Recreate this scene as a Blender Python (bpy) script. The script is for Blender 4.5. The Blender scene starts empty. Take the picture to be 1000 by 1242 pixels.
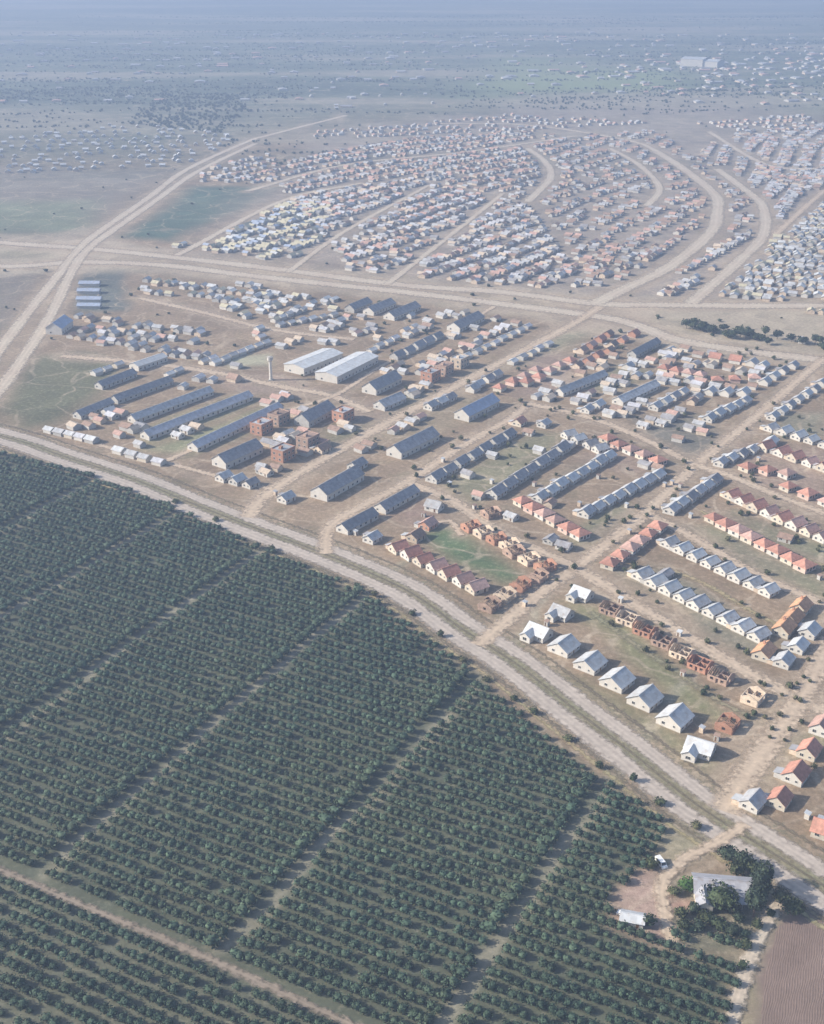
import bpy, math, random
import numpy as np
random.seed(7); rng = np.random.default_rng(7)
R = math.radians
sc = bpy.context.scene; col = sc.collection

# ------------------------------------------------------------------ camera geometry (metres, camera 260 m up)
F_, CAMH, PX0, PY0, HY = 1500.0, 260.0, 500.0, 621.0, -80.0
PITCH = math.atan((PY0 - HY) / F_)
def G(px, py):
    r = (px - PX0) / F_; u = (PY0 - py) / F_
    dy = math.cos(PITCH) + u * math.sin(PITCH); dz = -math.sin(PITCH) + u * math.cos(PITCH)
    t = CAMH / -dz
    return (r * t, dy * t)
def PPM(x, y): return F_ / (y * math.cos(PITCH) + CAMH * math.sin(PITCH))      # photo pixels per metre
def INV(x, y):
    d = y * math.cos(PITCH) + CAMH * math.sin(PITCH)
    u = (y * math.sin(PITCH) - CAMH * math.cos(PITCH)) / d
    return (PX0 + F_ * x / d, PY0 - F_ * u)

# ------------------------------------------------------------------ materials
def new_mat(name):
    m = bpy.data.materials.new(name); m.use_nodes = True
    nt = m.node_tree; nt.nodes.clear()
    out = nt.nodes.new('ShaderNodeOutputMaterial'); b = nt.nodes.new('ShaderNodeBsdfPrincipled')
    nt.links.new(b.outputs[0], out.inputs[0])
    return m, nt, b, out
def noise(nt, scale, detail=3, src=None, rough=.55):
    n = nt.nodes.new('ShaderNodeTexNoise'); n.inputs['Scale'].default_value = scale
    n.inputs['Detail'].default_value = detail; n.inputs['Roughness'].default_value = rough
    if src is not None: nt.links.new(src, n.inputs['Vector'])
    return n.outputs['Fac']
def mathn(nt, op, a, b=None, c=None, clamp=False):
    n = nt.nodes.new('ShaderNodeMath'); n.operation = op; n.use_clamp = clamp
    for i, v in enumerate((a, b, c)):
        if v is None: continue
        if isinstance(v, (int, float)): n.inputs[i].default_value = v
        else: nt.links.new(v, n.inputs[i])
    return n.outputs[0]
def mrange(nt, v, a, b, c, d):
    n = nt.nodes.new('ShaderNodeMapRange'); nt.links.new(v, n.inputs[0])
    for i, q in enumerate((a, b, c, d)): n.inputs[i + 1].default_value = q
    return n.outputs[0]
def scale_col(nt, c, fac):
    n = nt.nodes.new('ShaderNodeVectorMath'); n.operation = 'SCALE'
    if isinstance(c, tuple): n.inputs[0].default_value = c[:3]
    else: nt.links.new(c, n.inputs[0])
    nt.links.new(fac, n.inputs['Scale']); return n.outputs[0]
def mixc(nt, f, a, b):
    n = nt.nodes.new('ShaderNodeMix'); n.data_type = 'RGBA'
    if isinstance(f, (int, float)): n.inputs[0].default_value = f
    else: nt.links.new(f, n.inputs[0])
    for i, v in ((6, a), (7, b)):
        if isinstance(v, tuple): n.inputs[i].default_value = (*v[:3], 1)
        else: nt.links.new(v, n.inputs[i])
    return n.outputs[2]
def worldpos(nt): return nt.nodes.new('ShaderNodeNewGeometry').outputs['Position']
def objpos(nt): return nt.nodes.new('ShaderNodeTexCoord').outputs['Object']

def surf(name, c, var=.18, s=.6, rough=.8, rnd=.12, stain=None, spec=.3, metal=0, sheets=0):
    """weathered building surface: blotches at two sizes, a tint per object"""
    m, nt, b, o = new_mat(name); P = objpos(nt)
    n1 = noise(nt, s, 4, P); n2 = noise(nt, s * 6, 3, P)
    f = mathn(nt, 'ADD', mrange(nt, n1, .3, .7, 1 - var, 1 + var), mrange(nt, n2, .3, .7, -var * .5, var * .5))
    oi = nt.nodes.new('ShaderNodeObjectInfo')
    f = mathn(nt, 'MULTIPLY', f, mrange(nt, oi.outputs['Random'], 0, 1, 1 - rnd, 1 + rnd))
    if sheets:      # single roofing sheets of different age
        v = nt.nodes.new('ShaderNodeTexVoronoi'); v.distance = 'CHEBYCHEV'; v.inputs['Scale'].default_value = .55; v.inputs['Randomness'].default_value = .35; nt.links.new(P, v.inputs['Vector'])
        q = nt.nodes.new('ShaderNodeSeparateColor'); nt.links.new(v.outputs['Color'], q.inputs[0]); f = mathn(nt, 'MULTIPLY', f, mrange(nt, q.outputs[0], 0, 1, 1 - sheets, 1 + sheets))
    cc = scale_col(nt, c, f)
    if stain:
        cc = mixc(nt, mrange(nt, noise(nt, s * 1.7, 5, P), .52, .72, 0, .75), cc, stain)
    nt.links.new(cc, b.inputs['Base Color'])
    b.inputs['Roughness'].default_value = rough; b.inputs['Specular IOR Level'].default_value = spec; b.inputs['Metallic'].default_value = metal
    return m
M = {}
M['plaster_white'] = surf('plaster_white', (.51, .49, .455), .08, .5, .85, .08, (.55, .48, .40))
M['plaster_cream'] = surf('plaster_cream', (.50, .45, .37), .10, .5, .85, .12, (.45, .37, .29))
M['plaster_grey'] = surf('plaster_grey', (.42, .41, .39), .12, .5, .9, .15, (.30, .27, .23))
M['plaster_pink'] = surf('plaster_pink', (.56, .40, .34), .12, .5, .9, .15)
M['brick_red'] = surf('brick_red', (.36, .19, .13), .22, .9, .9, .18, (.42, .30, .22))
M['brick_brown'] = surf('brick_brown', (.33, .23, .18), .25, .9, .9, .2, (.45, .36, .28))
M['block_tan'] = surf('block_tan', (.50, .41, .32), .2, .9, .9, .2)
M['roof_white'] = surf('roof_white', (.50, .515, .525), .10, .35, .5, .08, (.42, .37, .32), .4, 0, .10)
M['roof_pale'] = surf('roof_pale', (.45, .46, .465), .12, .35, .5, .10, (.36, .30, .25), .4, 0, .12)
M['roof_grey'] = surf('roof_grey', (.41, .415, .425), .14, .35, .5, .16, (.27, .22, .18), .4, 0, .14)
M['roof_slate'] = surf('roof_slate', (.285, .28, .29), .16, .35, .6, .15, (.22, .18, .15), .35, 0, .14)
M['roof_blue'] = surf('roof_blue', (.33, .38, .48), .12, .3, .5, .08, (.33, .30, .28), .4, 0, .10)
M['roof_lilac'] = surf('roof_lilac', (.46, .46, .49), .13, .3, .5, .07, (.30, .25, .22), .4, 0, .12)
M['roof_farm'] = surf('roof_farm', (.36, .36, .385), .13, .3, .5, .05, (.27, .23, .21), .35, 0, .10)
M['roof_green'] = surf('roof_green', (.42, .47, .43), .12, .3, .5, .08, None, .4, 0, .1)
M['tile_red'] = surf('tile_red', (.42, .21, .155), .2, .8, .85, .2, (.30, .19, .15), .3, 0, .10)
M['tile_orange'] = surf('tile_orange', (.52, .29, .165), .2, .8, .85, .18, (.38, .24, .17), .3, 0, .10)
M['tile_pink'] = surf('tile_pink', (.45, .29, .24), .2, .8, .85, .18, (.32, .23, .19), .3, 0, .10)
M['tile_brown'] = surf('tile_brown', (.29, .20, .155), .2, .8, .85, .2, None, .3, 0, .1)
M['tile_yellow'] = surf('tile_yellow', (.46, .42, .30), .2, .8, .85, .18)
M['concrete'] = surf('concrete', (.40, .38, .34), .15, .5, .9, .1, (.30, .26, .22))
M['door_wood'] = surf('door_wood', (.16, .09, .05), .2, 2, .6, .3)
M['window_glass'] = surf('window_glass', (.03, .035, .04), .1, 1, .12, .2, None, .6)
M['window_frame'] = surf('window_frame', (.62, .61, .58), .05, 1, .6, .1)
M['bark'] = surf('bark', (.14, .10, .075), .3, 3, .95, .2)
M['earth_floor'] = surf('earth_floor', (.30, .24, .18), .2, 1, .95, .1)
M['car_white'] = surf('car_white', (.75, .75, .74), .02, 1, .25, .03, None, .5)
M['car_blue'] = surf('car_blue', (.10, .16, .30), .02, 1, .25, .03, None, .5)
M['car_red'] = surf('car_red', (.40, .05, .04), .02, 1, .25, .03, None, .5)
M['tyre'] = surf('tyre', (.02, .02, .02), .1, 3, .8, .05)
M['rim'] = surf('rim', (.5, .5, .5), .05, 3, .35, .05, None, .5, .8)
M['field_soil'] = surf('field_soil', (.20, .148, .122), .16, .08, .95, .0, None, .1)
M['timber'] = surf('timber', (.30, .22, .15), .25, 2, .9, .2)

def leafmat(name, c, c2, big=.02):
    m, nt, b, o = new_mat(name)
    g = nt.nodes.new('ShaderNodeNewGeometry'); oi = nt.nodes.new('ShaderNodeObjectInfo')
    n1 = noise(nt, big, 2, g.outputs['Position']); n2 = noise(nt, .30, 2, g.outputs['Position'])
    f = mathn(nt, 'ADD', mathn(nt, 'MULTIPLY', mrange(nt, n2, .35, .65, .75, 1.25), mrange(nt, g.outputs['Random Per Island'], 0, 1, .62, 1.38)),
              mrange(nt, oi.outputs['Random'], 0, 1, -.15, .15))
    cc = scale_col(nt, mixc(nt, mrange(nt, n1, .4, .62, 0, 1), c, c2), f)
    nt.links.new(cc, b.inputs['Base Color']); b.inputs['Roughness'].default_value = .75; b.inputs['Specular IOR Level'].default_value = .2
    return m
M['citrus_leaf'] = leafmat('citrus_leaf', (.040, .068, .045), (.053, .078, .047))
M['citrus_leaf_far'] = M['citrus_leaf']
M['tree_leaf'] = leafmat('tree_leaf', (.040, .058, .028), (.055, .066, .030), .1)
M['bush_leaf'] = leafmat('bush_leaf', (.075, .088, .040), (.10, .095, .050), .1)
M['lime_leaf'] = leafmat('lime_leaf', (.055, .115, .030), (.065, .12, .035), .1)
M['dark_leaf'] = leafmat('dark_leaf', (.030, .044, .030), (.036, .050, .028), .1)

# ------------------------------------------------------------------ mesh builder
class MB:
    def __init__(s): s.v = []; s.f = []; s.m = []; s.mats = []
    def slot(s, m):
        if m not in s.mats: s.mats.append(m)
        return s.mats.index(m)
    def poly(s, pts, m):
        i = len(s.v); s.v += [tuple(p) for p in pts]; s.f.append(tuple(range(i, i + len(pts)))); s.m.append(s.slot(m))
    def add(s, vs, fs, m):
        i = len(s.v); s.v += [tuple(p) for p in vs]; k = s.slot(m)
        for f in fs: s.f.append(tuple(a + i for a in f)); s.m.append(k)
    def box(s, x0, x1, y0, y1, z0, z1, m):
        s.add([(x0,y0,z0),(x1,y0,z0),(x1,y1,z0),(x0,y1,z0),(x0,y0,z1),(x1,y0,z1),(x1,y1,z1),(x0,y1,z1)],
              [(3,2,1,0),(4,5,6,7),(0,1,5,4),(1,2,6,5),(2,3,7,6),(3,0,4,7)], m)
    def cyl(s, c0, c1, r0, r1, n, m, caps=True):
        c0 = np.array(c0, float); c1 = np.array(c1, float); d = c1 - c0; d /= np.linalg.norm(d)
        a = np.cross(d, (0, 0, 1) if abs(d[2]) < .9 else (1, 0, 0)); a /= np.linalg.norm(a); b = np.cross(d, a)
        vs = []
        for c, r in ((c0, r0), (c1, r1)):
            for k in range(n):
                t = 2 * math.pi * k / n; vs.append(tuple(c + r * (math.cos(t) * a + math.sin(t) * b)))
        fs = [(k, (k + 1) % n, n + (k + 1) % n, n + k) for k in range(n)]
        if caps: fs += [tuple(range(n))[::-1], tuple(range(n, 2 * n))]
        s.add(vs, fs, m)
    def mesh(s, name):
        me = bpy.data.meshes.new(name); me.from_pydata(s.v, [], s.f)
        for m in s.mats: me.materials.append(M[m])
        me.polygons.foreach_set('material_index', s.m); me.update()
        return me
def link(name, me, parent=None, loc=(0,0,0), rz=0):
    o = bpy.data.objects.new(name, me); col.objects.link(o); o.parent = parent
    o.location = loc; o.rotation_euler = (0, 0, rz); return o
def tag(o, label=None, cat=None, group=None, kind=None):
    if label:
        w = label.split()
        if not 4 <= len(w) <= 16: print('LABEL', len(w), label)
        o['label'] = label
    if cat: o['category'] = cat
    if group: o['group'] = group
    if kind: o['kind'] = kind
    return o
def thing(name, x, y, rz, label, cat, group=None, z=0.0):
    o = bpy.data.objects.new(name, None); col.objects.link(o); o.empty_display_size = .5
    o.location = (x, y, z); o.rotation_euler = (0, 0, rz)
    return tag(o, label, cat, group)
def azrot(az): return R(90 - az)          # local +X points along compass azimuth az (0 = away from the camera)

# ------------------------------------------------------------------ roads
def catmull(p, step):
    p = [np.array(q, float) for q in p]; P = [2*p[0]-p[1]] + p + [2*p[-1]-p[-2]]; out = []
    for i in range(1, len(P)-2):
        n = max(2, int(np.linalg.norm(P[i+1]-P[i]) / step))
        for k in range(n):
            t = k / n; a, b, c, d = P[i-1:i+3]
            out.append(.5*((2*b) + (-a+c)*t + (2*a-5*b+4*c-d)*t*t + (-a+3*b-3*c+d)*t**3))
    out.append(P[-2]); return np.array(out)
ROADZ = [.10]; ROADC = []
def roadmat(name, c, c2, rut=.25, soft=.22):
    m, nt, b, out = new_mat(name)
    uvn = nt.nodes.new('ShaderNodeUVMap'); uvn.uv_map = 'UVMap'
    sep = nt.nodes.new('ShaderNodeSeparateXYZ'); nt.links.new(uvn.outputs[0], sep.inputs[0])
    P = worldpos(nt)
    n1 = noise(nt, .05, 4, P); n2 = noise(nt, .5, 4, P); n3 = noise(nt, 2.5, 2, P)
    cc = mixc(nt, mrange(nt, n1, .38, .64, 0, 1), c, c2)
    w = nt.nodes.new('ShaderNodeMath'); w.operation = 'SINE'
    nt.links.new(mathn(nt, 'ADD', mathn(nt, 'MULTIPLY', sep.outputs[0], 25.1), mathn(nt, 'MULTIPLY', n1, 3.0)), w.inputs[0])
    f = mathn(nt, 'ADD', mrange(nt, n2, .3, .7, .84, 1.14), mathn(nt, 'MULTIPLY', w.outputs[0], rut * .35))
    f = mathn(nt, 'ADD', f, mrange(nt, n3, .3, .7, -.06, .06))
    nt.links.new(scale_col(nt, cc, f), b.inputs['Base Color']); b.inputs['Roughness'].default_value = .95; b.inputs['Specular IOR Level'].default_value = .1
    # ragged, thinning edges where the gravel gives way to the ground
    e = mathn(nt, 'MINIMUM', sep.outputs[0], mathn(nt, 'SUBTRACT', 1.0, sep.outputs[0]))
    al = mathn(nt, 'ADD', mathn(nt, 'DIVIDE', e, soft), mrange(nt, n2, .3, .7, -.65, .35), None, True)
    al = mathn(nt, 'MULTIPLY', al, mrange(nt, sep.outputs[0], 0, .03, 0, 1)); al = mathn(nt, 'MULTIPLY', al, mrange(nt, sep.outputs[0], .97, 1, 1, 0))
    nt.links.new(al, b.inputs['Alpha'])
    return m
M['gravel'] = roadmat('gravel', (.43, .37, .315), (.39, .335, .285))
M['dirt_road'] = roadmat('dirt_road', (.49, .39, .29), (.44, .345, .255), .2, .3)
M['pale_road'] = roadmat('pale_road', (.49, .42, .33), (.45, .37, .29), .2, .25)
M['verge'] = roadmat('verge', (.25, .215, .14), (.22, .21, .13), 0, .45)
M['ochre'] = roadmat('ochre', (.34, .27, .16), (.30, .26, .15), .1, .45)
M['brown_track'] = roadmat('brown_track', (.27, .22, .17), (.24, .195, .15), .25, .35)
M['drain'] = roadmat('drain', (.16, .135, .10), (.19, .16, .11), 0, .5)
def road(name, pts, width, mat='dirt_road', ground=False):
    P = pts if ground else [G(*p) for p in pts]
    ymid = np.mean([p[1] for p in P]); c = catmull(P, max(2.5, ymid / 160)); t = np.gradient(c, axis=0); t /= np.linalg.norm(t, axis=1)[:, None]
    nrm = np.stack([-t[:, 1], t[:, 0]], 1); s = np.concatenate([[0], np.cumsum(np.linalg.norm(np.diff(c, axis=0), axis=1))])
    z = ROADZ[0]; ROADZ[0] += .006
    if mat not in ('verge', 'ochre', 'drain'): ROADC.append((c, width))
    K = 5; vs = []; uvs = []
    for i in range(len(c)):
        w = width * (1 + .06 * math.sin(s[i] / 17.) + .05 * math.sin(s[i] / 5.3 + 1))
        for k in range(K):
            q = c[i] + nrm[i] * w * (k / (K-1) - .5); vs.append((q[0], q[1], z)); uvs.append((k / (K-1), s[i]))
    fs = [(i*K+k, i*K+k+1, (i+1)*K+k+1, (i+1)*K+k) for i in range(len(c)-1) for k in range(K-1)]
    me = bpy.data.meshes.new(name); me.from_pydata(vs, [], fs); me.materials.append(M[mat]); u = me.uv_layers.new(name='UVMap')
    for l in me.loops: u.data[l.index].uv = uvs[l.vertex_index]
    me.update(); o = link(name, me); o['kind'] = 'structure'; return o
Hc = [(-330,452),(-180,486),(0,528),(80,554),(165,582),(240,613),(320,644),(400,674),(496,717),(560,762),(624,803),(700,862),(770,915),(845,975),(915,1020),(1000,1074),(1080,1126)]
gH = catmull([G(*p) for p in Hc], 12)
tH = np.gradient(gH, axis=0); tH /= np.linalg.norm(tH, axis=1)[:, None]; nH = np.stack([-tH[:, 1], tH[:, 0]], 1)
def offs(d): return [tuple(q) for q in (gH + nH * d)]
road('verge', offs(0), 31, 'verge', True)
road('drain', offs(-12.5), 3.2, 'drain', True)
road('drain', offs(13), 2.6, 'drain', True)
road('orchard_road', offs(-6.6), 9.8, 'gravel', True)
road('orchard_road', offs(5.6), 8.6, 'gravel', True)
road('drain', offs(-.3), 1.8, 'drain', True)
road('path', offs(-15.0), 3.2, 'ochre', True)
AV = [(-300,262),(-120,280),(0,294),(112,302),(218,313),(340,327),(490,346),(606,354),(722,368),(798,370),(900,371),(1000,371),(1200,372)]
AV2 = [(-300,290),(-120,312),(0,323),(100,318),(200,322),(300,334),(401,345),(487,354),(610,369),(748,388),(820,412),(913,427),(1000,437),(1200,460)]
road('avenue', AV, 20, 'pale_road'); road('avenue', AV2, 20, 'pale_road')
road('highway', [(-120,560),(-30,470),(0,424),(40,372),(78,325),(100,298),(125,278),(180,240),(228,205),(300,172),(330,163),(420,140)], 13, 'pale_road')
road('highway', [(-70,560),(-14,490),(20,446),(60,385),(92,321),(112,298),(135,281),(188,244),(240,208),(310,174)], 13, 'pale_road')
def streets(L):
    for pts, w, m in L: road('street', pts, w * (1.25 if w > 6.5 else 1), m)
streets([
 ([(580,783),(610,757),(652,722),(700,688),(784,622),(840,568),(912,510),(985,447),(1010,430)], 8.5, 'dirt_road'),
 ([(300,628),(332,594),(440,530),(560,465),(690,396),(728,372)], 10, 'dirt_road'),
 ([(395,672),(400,640),(440,614),(496,584),(560,541),(613,512),(640,492)], 8, 'dirt_road'),
 ([(496,586),(545,606),(590,636),(640,662),(700,690),(765,730),(830,770),(900,812),(972,850),(1030,874)], 8.5, 'dirt_road'),
 ([(640,490),(690,500),(737,514),(790,537),(840,562),(892,580),(950,604),(1010,626)], 7.5, 'dirt_road'),
 ([(784,622),(840,652),(904,690),(968,720),(1020,742)], 7.5, 'dirt_road'),
 ([(880,985),(900,950),(935,900),(970,850),(1002,790),(1030,740)], 11, 'dirt_road'),
 ([(722,368),(759,350),(813,323),(862,282),(870,258),(866,235),(825,202),(790,180)], 15, 'pale_road'),
 ([(838,368),(892,321),(926,285),(926,252),(910,235),(870,205)], 13, 'pale_road'),
 ([(940,285),(1000,232),(1040,210)], 9, 'dirt_road'),
 ([(640,245),(668,215),(660,195),(640,180)], 11, 'pale_road'),
 ([(785,250),(800,228),(775,200),(740,180)], 10, 'pale_road'),
 ([(170,362),(250,380),(330,400),(430,412)], 8, 'dirt_road'),
 ([(75,432),(170,440),(260,452),(345,470),(400,480),(448,500)], 9, 'dirt_road'),
 ([(330,594),(290,585),(215,565),(120,540)], 6, 'dirt_road'),
 ([(200,560),(270,530),(345,500),(410,478),(470,440),(560,395),(600,372)], 6, 'dirt_road'),
 ([(716,742),(760,775),(810,808),(868,848),(915,872)], 6, 'verge'),
 ([(560,650),(545,632),(520,640)], 5, 'dirt_road'),
 ([(806,690),(850,706),(900,735),(945,760)], 5, 'ochre'),
 ([(850,620),(900,650),(960,672),(1010,690)], 4, 'ochre'),
 ([(215,310),(345,243),(440,222)], 9, 'pale_road'), ([(350,330),(420,280),(520,225)], 7, 'pale_road'), ([(470,345),(560,275),(610,235)], 7, 'pale_road'),
 ([(300,232),(420,200),(560,185),(700,165)], 10, 'pale_road'), ([(860,160),(930,200),(1000,205)], 10, 'pale_road'), ([(520,150),(640,152),(760,170),(800,185)], 11, 'pale_road'),
])
road('dirt_track', [(-120,1004),(-30,1042),(60,1082),(110,1103),(240,1158),(410,1236),(560,1302)], 4.2, 'brown_track')
road('farm_track', [(905,1000),(872,1022),(842,1036),(818,1052),(803,1075),(806,1105),(812,1135),(826,1152)], 6, 'dirt_road')
road('farm_track', [(950,1090),(934,1112),(915,1150),(900,1195),(886,1242),(872,1300)], 5.5, 'pale_road')
# ------------------------------------------------------------------ house kinds: lists of (part name, mesh, parent index)
CACHE = {}
def gable_roof(b, L, D, h, rise, m, over=.45, t=.14):
    x0, x1, y = -L/2 - over, L/2 + over, D/2 + over
    k = rise / (D / 2); ze = h - over * k; zr = h + rise
    for sgn in (-1, 1):
        a = [(x0, sgn*y, ze), (x1, sgn*y, ze), (x1, 0, zr), (x0, 0, zr)]
        top = [(p[0], p[1], p[2] + t) for p in a]
        vs = a + top
        fs = [(0,1,2,3), (4,5,6,7), (0,1,5,4), (1,2,6,5), (3,0,4,7)]
        b.add(vs, fs, m)
    b.box(x0, x1, -.16, .16, zr + t*.6, zr + t + .07, m)
def gable_wall(b, L, D, h, rise, m):
    x, y = L/2, D/2
    b.add([(-x,-y,0),(x,-y,0),(x,y,0),(-x,y,0),(-x,-y,h),(x,-y,h),(x,y,h),(-x,y,h),(-x,0,h+rise),(x,0,h+rise)],
          [(0,1,5,4),(2,3,7,6),(1,2,6,9,5),(3,0,4,8,7)], m)
    b.box(-x-.05, x+.05, -y-.05, y+.05, -.3, .22, 'concrete')
def opening(kind, x, y, side, w, z0, z1, m):
    """window or door standing 3 cm proud of a wall; side 's','n' = long walls, 'e','w' = gables"""
    b = MB(); t = .07
    def put(u0, u1, a, c, d0, d1, mm):
        if side == 's': b.box(x+u0, x+u1, y-d1, y-d0, a, c, mm)
        elif side == 'n': b.box(x+u0, x+u1, y+d0, y+d1, a, c, mm)
        elif side == 'e': b.box(x+d0, x+d1, y+u0, y+u1, a, c, mm)
        else: b.box(x-d1, x-d0, y+u0, y+u1, a, c, mm)
    put(-w/2, w/2, z0, z1, -.02, .03, m)
    for u0, u1, a, c in ((-w/2-t, -w/2, z0-t, z1+t), (w/2, w/2+t, z0-t, z1+t), (-w/2, w/2, z1, z1+t), (-w/2-t, w/2+t, z0-t-.04, z0-t)):
        if kind == 'door' and a < z0 - t: continue
        put(u0, u1, max(a, .02), c, -.02, .08, 'window_frame')
    if kind == 'window': put(-.03, .03, z0, z1, .031, .06, 'window_frame')
    return kind, b.mesh(kind), 0
def house_gable(L, D, h, rise, wall, roof, detail=1, chimney=False):
    key = ('g', L, D, h, rise, wall, roof, detail, chimney)
    if key in CACHE: return CACHE[key]
    w = MB(); gable_wall(w, L, D, h, rise, wall); r = MB(); gable_roof(r, L, D, h, rise, roof)
    P = [('wall', w.mesh('wall'), None), ('roof', r.mesh('roof'), None)]
    if detail:
        n = max(1, int(L // 4.2))
        for side, sy in (('s', -D/2), ('n', D/2)):
            for k in range(n + 1):
                x = -L/2 + L * (k + .5) / (n + 1)
                if k % 3 == (1 if side == 's' else 0): P.append(opening('door', x, sy, side, .95, .02, 2.1, 'door_wood'))
                else: P.append(opening('window', x, sy, side, 1.3, 1.0, 2.1, 'window_glass'))
        for side, sx in (('w', -L/2), ('e', L/2)):
            P.append(opening('window', sx, D * .2, side, 1.2, 1.0, 2.1, 'window_glass'))
        if L < 14: P.append(opening('window', -L/2, -D * .24, 'w', .8, 1.2, 2.0, 'window_glass'))
    if chimney:
        c = MB(); c.box(L*.2-.4, L*.2+.4, D*.12-.4, D*.12+.4, h, h+rise+.9, 'brick_red'); P.append(('chimney', c.mesh('chimney'), None))
    CACHE[key] = P; return P
def house_ell(L, D, h, rise, wall, roof, wing=4.2, detail=1):
    """gabled house with a lower gabled wing out of its long south wall"""
    key = ('l', L, D, h, rise, wall, roof, wing, detail)
    if key in CACHE: return CACHE[key]
    P = list(house_gable(L, D, h, rise, wall, roof, detail))
    WW = 4.6; x0 = -L/2 + WW/2 + .15; r2 = rise * .62; hh = h - .05
    w = MB(); y0, y1 = -D/2 - wing, -D/2 + .1
    w.add([(x0-WW/2,y0,0),(x0+WW/2,y0,0),(x0+WW/2,y1,0),(x0-WW/2,y1,0),(x0-WW/2,y0,hh),(x0+WW/2,y0,hh),(x0+WW/2,y1,hh),(x0-WW/2,y1,hh),(x0,y0,hh+r2),(x0,y1,hh+r2)],
          [(0,1,5,8,4),(1,2,6,5),(3,0,4,7)], wall)
    P.append(('wing_wall', w.mesh('wing_wall'), None))
    r = MB(); ya, yb = y0 - .4, -D/2 + D * .22
    k = r2 / (WW/2); e = .35
    for sg in (-1, 1):
        a = [(x0+sg*(WW/2+e), ya, hh-e*k+.03), (x0+sg*(WW/2+e), yb - .9, hh-e*k+.03), (x0, yb, hh+r2+.03), (x0, ya, hh+r2+.03)]
        r.add(a + [(p[0], p[1], p[2]+.13) for p in a], [(0,1,2,3),(4,5,6,7),(0,1,5,4),(3,0,4,7)], roof)
    P.append(('wing_roof', r.mesh('wing_roof'), None))
    P.append(opening('window', x0, y0, 's', 1.6, .9, 2.1, 'window_glass'))
    CACHE[key] = P; return P
def house_hip(L, D, h, rise, wall, roof, detail=1):
    key = ('h', L, D, h, rise, wall, roof, detail)
    if key in CACHE: return CACHE[key]
    w = MB(); x, y = L/2, D/2
    w.add([(-x,-y,0),(x,-y,0),(x,y,0),(-x,y,0),(-x,-y,h),(x,-y,h),(x,y,h),(-x,y,h)], [(0,1,5,4),(1,2,6,5),(2,3,7,6),(3,0,4,7)], wall)
    w.box(-x-.05, x+.05, -y-.05, y+.05, -.3, .22, 'concrete')
    r = MB(); o = .55; k = rise/(y+o); X, Y = x+o, y+o; q = max(.3, X - Y*.95); zb = h - .05
    vs = [(-X,-Y,zb),(X,-Y,zb),(X,Y,zb),(-X,Y,zb),(-X,-Y,zb+.16),(X,-Y,zb+.16),(X,Y,zb+.16),(-X,Y,zb+.16),(-q,0,zb+rise),(q,0,zb+rise)]
    r.add(vs, [(3,2,1,0),(0,1,5,4),(1,2,6,5),(2,3,7,6),(3,0,4,7),(4,5,9,8),(6,7,8,9),(5,6,9),(7,4,8)], roof)
    r.box(-q, q, -.17, .17, zb+rise-.05, zb+rise+.09, roof)
    P = [('wall', w.mesh('wall'), None), ('roof', r.mesh('roof'), None)]
    if detail:
        for side, sy in (('s', -y), ('n', y)):
            P.append(opening('window', -L*.27, sy, side, 1.4, .9, 2.1, 'window_glass'))
            P.append(opening('door', L*.02, sy, side, .95, .02, 2.1, 'door_wood'))
            P.append(opening('window', L*.3, sy, side, 1.4, .9, 2.1, 'window_glass'))
        for side, sx in (('w', -x), ('e', x)): P.append(opening('window', sx, 0, side, 1.3, .9, 2.1, 'window_glass'))
    CACHE[key] = P; return P
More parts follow.
